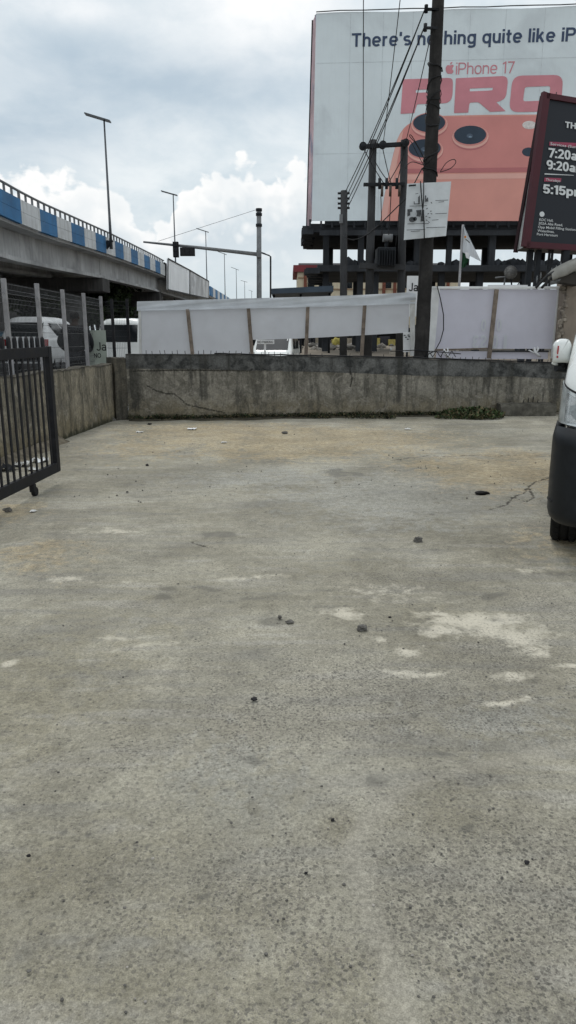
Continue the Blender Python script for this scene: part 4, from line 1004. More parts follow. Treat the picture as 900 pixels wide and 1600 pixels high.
def column(px, wpx, Y, za, zb, m='rawconc'):
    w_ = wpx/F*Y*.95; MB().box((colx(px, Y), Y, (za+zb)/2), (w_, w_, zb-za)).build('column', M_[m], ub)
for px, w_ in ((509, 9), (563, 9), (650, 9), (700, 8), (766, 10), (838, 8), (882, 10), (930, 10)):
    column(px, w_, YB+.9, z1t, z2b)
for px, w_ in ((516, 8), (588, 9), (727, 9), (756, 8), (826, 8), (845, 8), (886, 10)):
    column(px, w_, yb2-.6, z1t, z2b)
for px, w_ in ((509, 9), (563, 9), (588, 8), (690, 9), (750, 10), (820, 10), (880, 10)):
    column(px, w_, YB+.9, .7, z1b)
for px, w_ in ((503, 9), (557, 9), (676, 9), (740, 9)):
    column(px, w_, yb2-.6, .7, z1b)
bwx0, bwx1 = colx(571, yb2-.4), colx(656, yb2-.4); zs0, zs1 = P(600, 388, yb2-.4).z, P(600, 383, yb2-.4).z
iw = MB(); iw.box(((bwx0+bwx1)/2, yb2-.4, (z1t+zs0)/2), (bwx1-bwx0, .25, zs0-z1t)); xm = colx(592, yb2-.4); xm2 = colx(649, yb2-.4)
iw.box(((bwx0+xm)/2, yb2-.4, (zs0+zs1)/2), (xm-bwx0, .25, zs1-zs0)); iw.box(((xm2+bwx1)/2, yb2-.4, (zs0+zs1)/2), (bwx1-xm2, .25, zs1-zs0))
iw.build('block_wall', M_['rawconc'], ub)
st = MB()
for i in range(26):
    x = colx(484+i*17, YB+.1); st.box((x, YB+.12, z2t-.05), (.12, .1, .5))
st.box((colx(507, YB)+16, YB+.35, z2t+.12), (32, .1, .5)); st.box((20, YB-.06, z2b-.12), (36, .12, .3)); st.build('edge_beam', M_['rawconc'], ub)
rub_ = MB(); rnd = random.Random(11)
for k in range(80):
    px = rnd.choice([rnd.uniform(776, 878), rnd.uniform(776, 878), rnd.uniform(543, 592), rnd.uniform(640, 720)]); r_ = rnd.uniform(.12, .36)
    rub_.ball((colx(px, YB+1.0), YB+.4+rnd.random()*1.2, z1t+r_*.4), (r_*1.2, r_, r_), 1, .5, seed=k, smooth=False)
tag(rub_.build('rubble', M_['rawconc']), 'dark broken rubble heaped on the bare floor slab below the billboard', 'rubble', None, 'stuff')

# ------------------------------------------------------------------ beige building with red parapet behind
YG = 78.0
bg_ = thing('beige_building', 'distant beige building with a dark red parapet band behind the concrete frame', 'building', (P(600, 500, YG).x, YG, .85))
xa, xb_ = P(462, 420, YG).x, P(724, 420, YG).x; zt_ = P(500, 425, YG).z; zp = P(500, 414.5, YG).z
MB().box(((xa+xb_)/2, YG+5, (zt_+.8)/2), (xb_-xa-.4, 10, zt_-.8)).build('wall', mat('beige_render', (.66, .58, .43), .9, 0, .08, .3, streak=.25, scol=(.33, .28, .2)), bg_)
MB().box(((xa+xb_)/2, YG+5, (zt_+zp)/2), (xb_-xa+.5, 10.6, zp-zt_)).build('parapet', mat('dark_red_paint', (.2, .045, .05), .7, 0, .15, .4), bg_)
MB().box(((xa+xb_)/2, YG+5, zp+.1), (xb_-xa-.6, 10, .22)).build('roof_edge', M_['galv'], bg_)
m_br = mat('brown_pilaster', (.2, .075, .05), .8)
for px in (477, 600, 617, 662, 700): MB().box((P(px, 440, YG).x, YG-.06, (zt_+.8)/2), (.32, .2, zt_-.8)).build('pilaster', m_br, bg_)
for py in (452, 434): 
    z_ = P(500, py, YG).z; MB().box(((xa+xb_)/2, YG-.03, z_), (xb_-xa-.5, .12, .14)).build('string_course', mat('tan_trim', (.34, .24, .16), .8), bg_)
for px in (486, 514, 545, 606, 633, 667, 690):
    for py in (446, 470, 500):
        c0 = P(px, py, YG); f_ = MB().box((c0.x, YG-.02, c0.z), (.7, .1, .55)).build('window', M_['dark'], bg_)
        MB().box((c0.x, YG-.05, c0.z), (.56, .1, .42)).build('pane', M_['glass'], f_)

# canopy roof (blue-grey) left of the frame building, seen just over the hoarding
cr = thing('canopy', 'low blue grey metal canopy roof peeping over the hoarding below the beige building', 'canopy', (P(480, 460, 42).x, 43, .8))
c_a, c_b = P(424, 459, 42), P(521, 455.5, 42)
MB().prism([c_a, c_b, c_b+Vector((0, 0, .32)), c_a+Vector((0, 0, .28))], (0, 5, 0)).build('roof', mat('blue_grey_metal', (.05, .07, .095), .6, 0, .2, 1), cr)
for px in (428, 470, 515):
    p = P(px, 458, 43.5); MB().tube([Vector((p.x, p.y, .7)), p], .07, 8).build('post', M_['dark'], cr)
# little white sign reading Jai
ys_ = 19.5; fj = FR(P(635, 470, ys_), (1, 0, 0), (0, 0, 1)); js = thing('white_sign', 'white sign lettered Jai half hidden behind the utility pole', 'sign', Vector((fj.pt(.2, 0, 0).x, ys_, .4)))
aj, bj = fj.hit(658, 431); MB().prism([fj.pt(0, -.4), fj.pt(aj, -.4), fj.pt(aj, bj), fj.pt(0, bj)], -fj.n*.05).build('board', M_['white'], js)
stext(fj, 'Jai', fj.hit(638.5, 455), fj.hit(640, 442)[1]-fj.hit(640, 455)[1], M_['ink'], js, t=.15, d=.006)
for a0_ in (.08, aj-.08): MB().bar(Vector((fj.pt(a0_, 0).x, ys_+.08, .35)), Vector((fj.pt(a0_, 0).x, ys_+.08, 1.9)), .05, .05).build('post', M_['dark'], js)
# flags
fpole = thing('flag_pole', 'thin pale flagpole behind the lilac hoarding', 'flagpole', P(718, 500, 17.5)); fpole.location.z = .35
a = P(717.5, 449, 17.5); MB().tube([Vector((a.x-.03, a.y, .35)), P(723.5, 351, 17.5)], .028, 8).build('shaft', M_['pgrey'], fpole)
def flag(name, label, outline, m, dep, curl):
    rows = []; 
    L_, R_ = outline
    for j in range(15):
        q = j/14; l_ = np.interp(q, [0, .5, 1], [p[0] for p in L_]), np.interp(q, [0, .5, 1], [p[1] for p in L_])
        r_ = np.interp(q, [0, .5, 1], [p[0] for p in R_]), np.interp(q, [0, .5, 1], [p[1] for p in R_])
        rows.append([P(l_[0]*(1-i/10)+r_[0]*i/10, l_[1]*(1-i/10)+r_[1]*i/10, dep+curl*math.sin(i*.9+q*2)) for i in range(11)])
    mb = MB(); mb.grid(rows); return tag(mb.build(name, m), label, 'flag')
fl = flag('flag', 'white flag with a small orange mark hanging limp from the flagpole', (((723.5, 353), (722, 375), (722.5, 394)), ((725, 353), (739, 383), (752, 409))), M_['canvas'], 17.45, .04)
ffl = FR(P(722, 376, 17.36), (1, 0, 0), (0, 0, 1))
shape(ffl, [ell(726.5, 370.5, 1.9, 1.9, 12)], mat('orange_mark', (.6, .22, .03), .8), fl, 'orange_mark', d=.03)
shape(ffl, [rpoly([(727, 373), (734, 379), (733, 380), (726.5, 374.5)], .3)], M_['greyink'], fl, 'grey_mark', d=.03)
fg = flag('flag', 'green and white flag hanging below the white flag on the same pole', (((722, 393), (721, 408), (721, 420)), ((731, 392), (733, 405), (727, 417))), mat('green_cloth', (.02, .07, .035), .9, 0, .2, 4), 17.5, .03)
shape(FR(P(725, 405, 17.42), (1, 0, 0), (0, 0, 1)), [[(726, 394), (732, 395), (733, 405), (728, 403)]], M_['white'], fg, 'white_stripe', d=.02)
# satellite dish on the hoarding roofline
sd_ = thing('satellite_dish', 'small grey round dish on bent arms above the lilac hoarding', 'dish', P(798, 447, 19)); sd_.location.z = P(798, 440, 19).z
c0 = P(798.5, 425.5, 19); 
dm = MB(); dm.grid([[c0+Vector((r_*math.cos(t), -.10*(1-(r_/.16)**2)+.03, r_*math.sin(t)*.95)) for t in [2*math.pi*k/20 for k in range(21)]] for r_ in (.0005, .05, .1, .14, .16)])
dm.tube([c0+Vector((.16*math.cos(2*math.pi*k/20), .03, .152*math.sin(2*math.pi*k/20))) for k in range(21)], .012, 5)
dm.build('dish', mat('dish_grey', (.16, .16, .155), .6, 0, .3, 20), sd_)
MB().tube([P(774, 434, 19), P(789, 432.5, 19), P(788, 443, 19), P(786, 452, 19)], .02, 6).build('arm', M_['galv'], sd_)
MB().tube([P(798, 430, 19.05), P(800, 452, 19.05)], .02, 6).build('mast', M_['dark'], sd_)
MB().tube([P(808, 447, 19), P(814, 437, 19), P(818, 449, 19)], .018, 6).build('bracket', M_['dark'], sd_)
tag(MB().box(P(793, 449.5, 18.2), (.95, .1, .12)).build('white_board', M_['white']), 'narrow white board lying along the top of the lilac hoarding under the dish', 'board')

# ------------------------------------------------------------------ church notice board, red framed wedge
F0 = P(821, 384.5, 18.0); T0 = P(852.5, 147.5, 18.42); B0 = P(805.5, 393, 19.05); B0.z = F0.z; TB0 = P(848, 145.5, 18.62); TB0.z = T0.z
uu = Vector((.92, .39, 0)); WS = 3.6
ch = thing('notice_billboard', 'dark wedge shaped notice board in a red frame with white service times', 'billboard', Vector((F0.x+1.6, 19, .3)))
fc = FR(F0, uu, T0-F0); Hs = fc.hit(852.5, 147.5)
off = (T0-F0)
m_cf = mat('notice_vinyl', hexmat(36, 40, 47), .55, 0, .12, .8); m_rf = mat('dark_red_frame', hexmat(74, 34, 43), .55, 0, .15, 1.5); m_pill = mat('pink_print', hexmat(150, 70, 92), .6)
m_wp = mat('white_print', hexmat(205, 210, 212), .6, 0, .04, 3)
un = uu.normalized()*WS
bd_ = MB()
bd_.add([F0, F0+un, T0+un, T0], [(0, 1, 2, 3)]); bd_.add([B0, B0+un, TB0+un, TB0], [(3, 2, 1, 0)])
bd_.add([T0, T0+un, TB0+un, TB0], [(0, 1, 2, 3)])
bd_.build('board', m_cf, ch)
MB().add([F0, F0+un, B0+un, B0], [(3, 2, 1, 0)]).build('underside', M_['dark'], ch)
rows = []
for j in range(11):
    rows.append([(F0.lerp(T0, j/10)).lerp(B0.lerp(TB0, j/10), i/5)+Vector((.03*mnoise.noise(Vector((i*1.3, j*1.1, 2)))*(0 < i < 5)+.02, 0, 0)) for i in range(6)])
MB().grid(rows).build('side_lining', mat('silver_lining', (.26, .27, .27), .4, .3, .3, 4, bump=.4, bs=12), ch)
sdv = off.normalized()
MB().bar(F0-sdv*.02, T0+sdv*.03, .2, .1, uu).build('frame_side', m_rf, ch)
MB().bar(B0-Vector((0, 0, .03)), TB0+Vector((0, 0, .03)), .07, .1, uu).build('back_frame', mat('dark_frame', hexmat(45, 25, 30), .6), ch)
MB().bar(T0-sdv*.04, T0+un-sdv*.04, .12, .1, sdv).build('frame_top', m_rf, ch)
MB().bar(F0+sdv*.03, F0+un+sdv*.03, .14, .1, sdv).build('frame_bottom', m_rf, ch)
def zc_(x, y_): return (780+x/5.517, 130+y_/5.517)
def ctext(s, x, y_, capz, x1=None, bold=0, shear=0, m=None):
    a_ = fc.hit(*zc_(x, y_)); c_ = fc.hit(*zc_(x, y_-capz))[1]-a_[1]
    w_ = None if x1 is None else fc.hit(*zc_(x1, y_))[0]-a_[0]
    return text(fc, s, a_, c_, m or m_wp, ch, width=w_, bold=bold, d=.02, shear=shear)
def cst(s, x, y_, capz, x1, t=.2):
    a_ = fc.hit(*zc_(x, y_)); stext(fc, s, a_, fc.hit(*zc_(x, y_-capz))[1]-a_[1], m_wp, ch, t=t, width=fc.hit(*zc_(x1, y_))[0]-a_[0], d=.02, gap=.05)
cst('THE', 562, 385, 54, 700); cst('7:20am', 418, 640, 82, 738); cst('9:20am', 402, 742, 80, 722); cst('5:15pm', 370, 950, 80, 718)
def quadp(pts, nm, m, d=.012): shape(fc, [[zc_(*q) for q in pts]], m, ch, nm, d=d)
quadp([(430, 505), (760, 522), (757, 562), (427, 540)], 'pill', m_pill); quadp([(388, 815), (532, 820), (530, 852), (384, 848)], 'pill', m_pill)
quadp([(388, 778), (640, 793), (640, 797), (386, 788)], 'rule', m_wp)
ctext('Services (Sundays)', 434, 534, 22, 745, .006, .15); ctext('Thursdays', 394, 841, 20, 520, .006, .15)
shape(fc, [ell(*zc_(366, 1130), 3.9, 4.1)], m_wp, ch, 'printed_dot', d=.012)
for s, x, y_, x1 in (('KDC Hall,', 340, 1187, 460), ('202A Aba Road,', 333, 1218, 543), ('Opp Mobil Filling Station,', 328, 1250, 660), ('Waterlines,', 324, 1282, 470), ('Port Harcourt', 319, 1312, 499)):
    ctext(s, x, y_, 21, x1, .008, .1)
for px, py, w_ in ((829, 391, .13), (842, 391, .11), (859, 391, .05), (863.5, 391, .05), (884, 391, .16), (925, 391, .16)):
    t_ = P(px, py, 18.55); MB().bar(Vector((t_.x-.05, t_.y, .3)), Vector((t_.x, t_.y, F0.z-.02)), w_, w_).build('post', M_['dark'], ch)
MB().tube([F0+uu.normalized()*.35+off+Vector((0, .1, 0)), F0+uu.normalized()*.36+off+Vector((0, .1, .12))], .012, 5).build('nail', M_['dark'], ch)

# ------------------------------------------------------------------ rough brown pillar with awning and pipes, right edge
rp = thing('rendered_pillar', 'rough brown rendered wall end with broken stone edge behind the van', 'wall', (G(890, 640).x+.8, FW1.y+.35, 0))
xl = P(879, 500, FW1.y+.2).x; zt2 = P(885, 438, FW1.y+.2).z
rows = []
MB().box((xl+1.3, FW1.y+.55, zt2/2), (2.5, .6, zt2)).build('wall', M_['brownwall'], rp)
sm_ = MB(); rnd = random.Random(2)
z = .05
while z < zt2-.05:
    for k in range(2):
        r_ = rnd.uniform(.035, .075); sm_.ball((xl+rnd.uniform(-.02, .1), FW1.y+.3+rnd.uniform(-.06, .06), z), (r_, r_, r_*1.1), 1, .6, seed=z*9+k, smooth=False)
    z += .07
sm_.build('stone_edge', mat('edge_stones', (.22, .195, .165), .95, 0, .45, 9, bump=.5, bs=25), rp)
aw = thing('awning', 'grey curved metal awning lip with pipes above the brown wall end', 'awning', (xl+.5, FW1.y+.2, 2.8))
rows = []
for (px, py, px2, py2) in ((862, 428, 863, 437), (868, 422, 872, 433), (876, 417, 882, 430), (886, 411.5, 893, 424), (905, 403, 912, 416), (940, 388, 950, 402)):
    rows.append([P(px, py, FW1.y-.2), P(px2, py2, FW1.y-.25), P(px2+4, py2+3, FW1.y+.2)])
am = MB(); am.grid(rows); am.grid([[p+Vector((0, .25, .02)) for p in r][::-1] for r in rows]); am.build('lip', mat('awning_metal', (.33, .33, .31), .6, .1, .15, 3, dirt=.4, dcol=(.14, .13, .12), ds=4), aw)
MB().prism([P(872, 434, FW1.y-.1), P(884, 431, FW1.y-.1), P(905, 424, FW1.y-.1), P(905, 446, FW1.y-.1), P(884, 442, FW1.y-.1), P(871, 441, FW1.y-.1)], (0, .35, 0)).build('soffit', mat('dark_soffit', (.05, .046, .042), .9), aw)
for off_ in (0, 9):
    MB().tube([P(837+off_, 450, FW1.y+.1), P(846+off_*.8, 440+off_*.3, FW1.y+.05), P(856+off_*.6, 430+off_*.5, FW1.y), P(866+off_*.3, 425+off_*.8, FW1.y)], .028, 8).build('pipe', M_['pole2'], aw)
MB().tube([P(860, 443, FW1.y-.05), P(872, 438, FW1.y-.05), P(882, 433, FW1.y-.05)], [.03, .06, .03], 8).build('lamp_housing', M_['galv'], aw)
sp = MB()
for x, y_ in ((839, 436), (845, 431), (862, 424), (869, 420), (876, 415)): 
    c0 = P(x, y_, FW1.y+.1); sp.tube([c0-Vector((0, 0, .08)), c0, c0+Vector((0, 0, .07))], [.014, .018, .004], 6)
sp.build('finials', M_['galv'], aw)
# broken concrete step at the foot of the wall
c0 = G(782, 650); c1 = G(862, 648)
stp = thing('concrete_step', 'broken concrete slab with stubs of iron at the right foot of the back wall', 'step', (c0+c1)/2)
hs = P(820, 629, c0.y+.45).z
mb = MB(); nn = 14; rows = []
for j, (dy, zz_) in enumerate(((.0, 0), (.02, hs*.75), (.05, hs), (.55, hs+.01), (.6, hs))):
    rows.append([Vector((c0.x+(c1.x-c0.x)*i/nn+.03*mnoise.noise(Vector((i, j, 1))), c0.y+dy+.05*mnoise.noise(Vector((i*.7, j, 3))), max(0, zz_+.02*mnoise.noise(Vector((i*.6, j, 5))))-.0)) for i in range(nn+1)])
mb.grid(rows, False)
for e in (0, -1): mb.add([r[e] for r in rows]+[Vector((rows[-1][e].x, rows[-1][e].y, 0))], [list(range(6)) if e else list(range(6))[::-1]])
mb.build('slab', mat('broken_slab', (.1, .095, .08), .95, 0, .4, 5, bump=.5, bs=25, dirt=.6, dcol=(.04, .04, .03), ds=6), stp)
for i in range(7):
    x = c0.x+.28+.1*i; MB().tube([(x, c0.y+.4, hs), (x+.01, c0.y+.41, hs+.07+.03*(i % 3))], .009, 5).build('iron_stub', M_['black'], stp)
# ------------------------------------------------------------------ weeds
def leaves(mb, c, n_, rx, ry, hgt_, rnd, size=.03):
    for k in range(n_):
        a = rnd.random()*6.283; r_ = math.sqrt(rnd.random()); x = c[0]+rx*r_*math.cos(a); y_ = c[1]+ry*r_*math.sin(a)
        h_ = rnd.random()*hgt_*(1-.6*r_*r_); s_ = size*rnd.uniform(.5, 1.4); t = rnd.random()*6.283; tl = rnd.uniform(.2, 1.2)
        d_ = Vector((math.cos(t)*math.cos(tl), math.sin(t)*math.cos(tl), math.sin(tl)))*s_; w_ = Vector((-math.sin(t), math.cos(t), 0))*s_*.32
        p = Vector((x, y_, h_+.004)); mb.add([p, p+d_*.5+w_, p+d_, p+d_*.5-w_], [(0, 1, 2, 3)], False, k % 3)
lm = [mat('leaf_green', (.05, .08, .028), .7, 0, .4, 6), mat('leaf_dark', (.03, .046, .02), .8, 0, .4, 6), mat('leaf_dry', (.12, .1, .055), .8, 0, .4, 6)]
rnd = random.Random(4); wd_ = MB()
c0 = G(738, 651.5); leaves(wd_, c0, 3400, .62, .62, .17, rnd, .06); leaves(wd_, G(745, 645), 1200, .5, .25, .24, rnd, .07)
leaves(wd_, G(700, 654), 500, .28, .2, .06, rnd, .04); leaves(wd_, G(768, 648), 500, .3, .25, .08, rnd, .04)
tag(wd_.build('weeds', lm, keep=True), 'low green weed patch spreading at the foot of the back wall', 'weeds', None, 'stuff')
wd_ = MB()
for px in range(205, 705, 3):
    if rnd.random() < .12: continue
    s_, _ = oF(px, 650); p = FW0+fwdir*s_+fwn*(.04+.06*rnd.random())
    leaves(wd_, p, int(22*(1+2*(mnoise.noise(Vector((px*.03, 0, 0))) > .05))), .1, .1, .08, rnd, .04)
for px, w_ in ((270, .2), (350, .2), (560, .3), (590, .25), (608, .12), (500, .25)): leaves(wd_, G(px, 654), 260, w_, .16, .06, rnd, .035)
tag(wd_.build('moss_fringe', [lm[1], mat('black_moss', (.018, .02, .013), .95, 0, .4, 9), lm[2]], keep=True), 'dark fringe of moss and weeds along the foot of the back wall', 'moss', None, 'stuff')
dirt_ = MB()
rows = []
for j in range(5):
    rows.append([])
    for i in range(120):
        s_ = Lf*.9*i/119; p = FW0+fwdir*s_+fwn*(j*.09*(1+.6*mnoise.noise(Vector((s_*1.5, 0, 0))))); p.z = (.035, .03, .02, .012, -.012)[j]+.01*mnoise.noise(Vector((s_*4, j, 0))); rows[-1].append(p)
dirt_.grid(rows, flip=True)
tag(dirt_.build('soil_strip', mat('damp_soil', (.045, .042, .03), .95, 0, .4, 9, bump=.5, bs=30, dirt=.4, dcol=(.14, .12, .08), ds=8), keep=True), 'damp soil drifted against the back wall', None, None, 'structure')

sb_ = MB(); rows = []
for j in range(5):
    rows.append([])
    for i in range(160):
        s_ = 9.0*i/159; p = lp0+lwdir*s_+lwn*(.01+j*.05*(1+.7*mnoise.noise(Vector((s_*1.7, 3, 0))))); p.z = (.09, .06, .03, .012, -.012)[j]*(1+.5*mnoise.noise(Vector((s_*2.5, j*.3, 2))))+.012*mnoise.noise(Vector((s_*5, j, 9))); rows[-1].append(p)
sb_.grid(rows)
tag(sb_.build('dirt_fillet', mat('dry_dirt', (.16, .14, .105), .95, 0, .4, 7, bump=.5, bs=30, dirt=.6, dcol=(.07, .06, .045), ds=5), keep=True), 'dirt drifted along the foot of the side wall', None, None, 'structure')
# ------------------------------------------------------------------ loose stones and litter on the yard
def stone(px, py, wpx, label, m='stone', flat=.6, seed=0, name='stone', cat='stone'):
    c0 = G(px, py); k = wpx/F*(c0-EYE).length/2
    mb = MB(); mb.ball((c0.x, c0.y, k*flat*.75+.004), (k, k*.75, k*flat), 2, .75, seed=seed or px, smooth=False)
    o = mb.build(name, M_[m], bevel=0); return tag(o, label, cat)
stone(653, 847, 14, 'grey stone the size of a fist, right of centre on the mid yard', seed=3)
stone(566, 986, 16, 'grey angular stone beside the pale dust patch', seed=5)
stone(437, 968, 7, 'small upright pebble, left of the pale dust patch', flat=1, seed=8); stone(453, 974, 12, 'flat dark chip next to the small upright pebble', flat=.35, seed=9)
stone(445, 678, 9, 'dark brown clod on the sandy strip before the back wall', flat=.5, seed=12)
stone(397, 1095, 10, 'black oblong chip alone left of the yard centre', 'ink', .45, 14); stone(45, 1340, 6, 'black pebble at the left edge of the near yard', 'ink', .7, 15)
stone(823, 1351, 7, 'black pebble at the right of the near yard', 'ink', .7, 16); stone(478, 1367, 5, 'tiny black pebble near the bottom centre of the yard', 'ink', .7, 17)
stone(520, 1284, 6, 'tiny dark pebble above the light cement seam', 'ink', .7, 18); stone(12, 800, 12, 'brown lump of rubble below the gate caster', 'stone', .6, 19)
stone(234, 664, 6, 'dark pebble near the left rear corner of the yard', 'ink', .6, 20); stone(177, 658, 9, 'dark lump at the end foot of the side wall', 'stone', .6, 21)
stone(230, 728, 5, 'small dark pebble in the open yard left of centre', 'ink', .6, 23)
stone(199, 770, 4, 'tiny dark pebble right of the open gate', 'ink', .6, 24); stone(609, 966, 5, 'tiny dark chip above the pale dust patches', 'ink', .5, 25)
def litter(px, py, wpx, label, m, seed, name='plastic_scrap', hgt_=.35, cat='litter'):
    c0 = G(px, py); k = wpx/F*(c0-EYE).length/2; rows = []
    for j in range(7):
        rows.append([Vector((c0.x+k*(i/3-1)*(1+.3*mnoise.noise(Vector((j, seed, 0)))), c0.y+k*1.1*(j/3-1)*(1+.3*mnoise.noise(Vector((i, seed, 3)))), .008+k*hgt_*max(0, mnoise.noise(Vector((i*.8, j*.8, seed)))+.35))) for i in range(7)])
    return tag(MB().grid(rows, False).build(name, M_[m]), label, cat)
litter(300, 671, 13, 'crumpled white plastic scrap on the sandy strip near the back wall', 'white', 2.2); litter(218, 676, 10, 'small pale scrap left of the white plastic scrap', 'white_dirty', 4.1)
litter(637, 671, 9, 'pale scrap on the bare concrete below the back wall', 'white_dirty', 5.7); litter(52, 800, 9, 'pale scrap of litter beside the gate caster', 'white_dirty', 6.6); litter(350, 692, 8, 'flat pale scrap on the sandy strip', 'white_dirty', 8.8)
c0 = G(752, 772)                        # the black flattened rag
mb = MB(); mb.ball((c0.x-.01, c0.y, .012), (.055, .06, .022), 2, .5, seed=4); mb.ball((c0.x+.05, c0.y+.01, .01), (.04, .025, .014), 2, .5, seed=9)
tag(mb.build('black_rag', M_['hair']), 'flattened black rag on the sandy patch in front of the van', 'rag')
for k, (px, py, w_) in enumerate(((12, 735, 26), (38, 728, 22), (62, 722, 20), (20, 712, 18), (52, 735, 14))):
    litter(px, py, w_, ['dark bag of rubbish behind the gate bars, nearest the frame edge', 'grey scrap of rubbish second from the frame edge behind the gate', 'pale scrap of rubbish nearest the gate stile', 'grey scrap against the side wall behind the gate', 'small pale scrap lying close behind the gate rail'][k], ['dark', 'white_dirty', 'white', 'stonelight', 'white_dirty'][k], k*1.7+.4, 'rubbish', .8)
rnd = random.Random(21); gr = MB()      # countless fine grit
for k in range(420):
    px = rnd.uniform(30, 870); py = rnd.choice([rnd.uniform(660, 780), rnd.uniform(700, 1000), rnd.uniform(900, 1590)]); c0 = G(px, py); r_ = rnd.uniform(.002, .006)*(1 if py > 800 else 1.8)
    gr.ball((c0.x, c0.y, r_*.5+.004), (r_, r_*.8, r_*.7), 1, .5, seed=k, smooth=False, mi=0 if rnd.random() < .75 else 1)
tag(gr.build('grit', [M_['stone'], M_['stonelight']], keep=True), 'fine loose grit scattered over the concrete yard', 'grit', None, 'stuff')
rbm = MB(); c0 = G(872, 643)
for k in range(16):
    r_ = rnd.uniform(.03, .09); rbm.ball((c0.x+rnd.uniform(-.12, .6), c0.y+rnd.uniform(-.25, .1), r_*.5), (r_, r_, r_*.7), 1, .6, seed=k, smooth=False)
tag(rbm.build('rubble_heap', M_['stonelight']), 'heap of pale broken stones at the foot of the brown wall end', 'rubble', None, 'stuff')

# ------------------------------------------------------------------ vehicles
class Body:
    """slices: (z, front y, rear y, half width, front corner radius, rear corner radius); the nose looks to -y"""
    def __init__(s, sl): s.sl = sl
    def par(s, z):
        Z = [q[0] for q in s.sl]; return [float(np.interp(z, Z, [q[i] for q in s.sl])) for i in range(1, 6)]
    def half(s, z):
        yf, yr, w_, rf, rr_ = s.par(z); o = [(w_-rf)*i/4 for i in range(4)]; pts = [(x, yf) for x in o]
        for i in range(9):
            t = R(-90+90*i/8); pts.append((w_-rf+rf*math.cos(t), yf+rf+rf*math.sin(t)))
        for i in range(1, 8): pts.append((w_, yf+rf+(yr-rr_-yf-rf)*i/8))
        for i in range(9):
            t = R(90*i/8); pts.append((w_-rr_+rr_*math.cos(t), yr-rr_+rr_*math.sin(t)))
        for i in range(1, 5): pts.append(((w_-rr_)*(1-i/4), yr))
        return pts
    def at(s, z, a, rear=False):
        h = s.half(z)
        if rear: h = h[::-1]
        sg = 1 if a >= 0 else -1; a = abs(a)
        for p, q in zip(h[:-1], h[1:]):
            d_ = math.hypot(q[0]-p[0], q[1]-p[1])
            if a <= d_ or q is h[-1]:
                t = a/d_ if d_ else 0; return Vector((sg*(p[0]+(q[0]-p[0])*t), p[1]+(q[1]-p[1])*t, z))
            a -= d_
    def arc_y(s, z, y_):                     # arc length from the nose centre to a point down the side
        h = s.half(z); acc = 0
        for p, q in zip(h[:-1], h[1:]):
            if q[1] >= y_ and q[0] > .5*s.par(z)[2] and p[1] < q[1]:
                return acc+math.hypot(q[0]-p[0], q[1]-p[1])*max(0, (y_-p[1]))/(q[1]-p[1])
            acc += math.hypot(q[0]-p[0], q[1]-p[1])
        return acc
    def shell(s, zs, mb=None, capt=True, capb=True):
        mb = mb or MB(); rows = []
        for z in zs:
            h = s.half(z); rows.append([Vector((x, y_, z)) for x, y_ in h]+[Vector((-x, y_, z)) for x, y_ in h[::-1][1:-1]])
        rows = [r+[r[0]] for r in rows]; mb.grid(rows)
        if capt: mb.add(rows[-1][:-1], [list(range(len(rows[-1])-1))])
        if capb: mb.add(rows[0][:-1], [list(range(len(rows[0])-1))[::-1]])
        return mb
    def patch(s, z0, z1, a0, a1, d_, rear=False, nz=6, na=10, mb=None, th=.01):
        """a0, a1: numbers or functions of the height fraction"""
        zl = z0 if callable(z0) else (lambda t: z0); zh = z1 if callable(z1) else (lambda t: z1)
        f0 = a0 if callable(a0) else (lambda q: a0); f1 = a1 if callable(a1) else (lambda q: a1)
        def grid_(dd):
            rows = []
            for j in range(nz+1):
                q = j/nz; row = []
                for i in range(na+1):
                    z = zl(i/na)+(zh(i/na)-zl(i/na))*q
                    a = f0(q)+(f1(q)-f0(q))*i/na; p = s.at(z, a, rear); e = .01
                    ta = s.at(z, a+e, rear)-s.at(z, a-e, rear); tz = s.at(min(z+e, s.sl[-1][0]), a, rear)-s.at(max(z-e, s.sl[0][0]), a, rear)
                    nn = ta.cross(tz)
                    if nn.length < 1e-9: nn = Vector((p.x, p.y*.2, 0))
                    nn.normalize()
                    c_ = Vector((0, (s.par(z)[0]+s.par(z)[1])/2, z))
                    if nn.dot(p-c_) < 0: nn = -nn
                    row.append(p+nn*dd)
                rows.append(row)
            return rows
        o, i_ = grid_(d_), grid_(d_-th); mb = mb or MB(); mb.grid(o)
        for A, B in ((o[0], i_[0]), (o[-1], i_[-1])): mb.grid([A, B], False)
        for e in (0, -1): mb.grid([[r[e] for r in o], [r[e] for r in i_]], False)
        return mb
def wheel(parent, x, y_, r_, w_):
    sg = 1 if x > 0 else -1
    prof = [(-.5, .80), (-.5, .93), (-.38, 1), (-.19, 1), (-.17, .965), (-.13, .965), (-.11, 1), (.11, 1), (.13, .965), (.17, .965), (.19, 1), (.38, 1), (.5, .93), (.5, .80)]
    nseg = 36; rows = [[Vector((x+px*w_, y_+r_*k*math.cos(t), r_+r_*k*math.sin(t))) for t in [2*math.pi*q/nseg for q in range(nseg+1)]] for px, k in prof]
    ty = MB().grid(rows)
    for q in range(nseg):                    # tread blocks
        t = 2*math.pi*(q+.5)/nseg
        for px in (-.3, .3): ty.box((x+px*w_, y_+r_*1.004*math.cos(t), r_+r_*1.004*math.sin(t)), (w_*.2, .012, .03), Matrix.Rotation(t, 3, 'X'))
    wo = ty.build('wheel', M_['tyre'], parent, world=False)
    MB().tube([(x-sg*w_*.3, y_, r_), (x+sg*w_*.3, y_, r_), (x+sg*w_*.34, y_, r_), (x+sg*w_*.3, y_, r_)], [r_*.8, r_*.8, r_*.6, r_*.2], 24).build('rim', M_['galv'], wo, world=False)
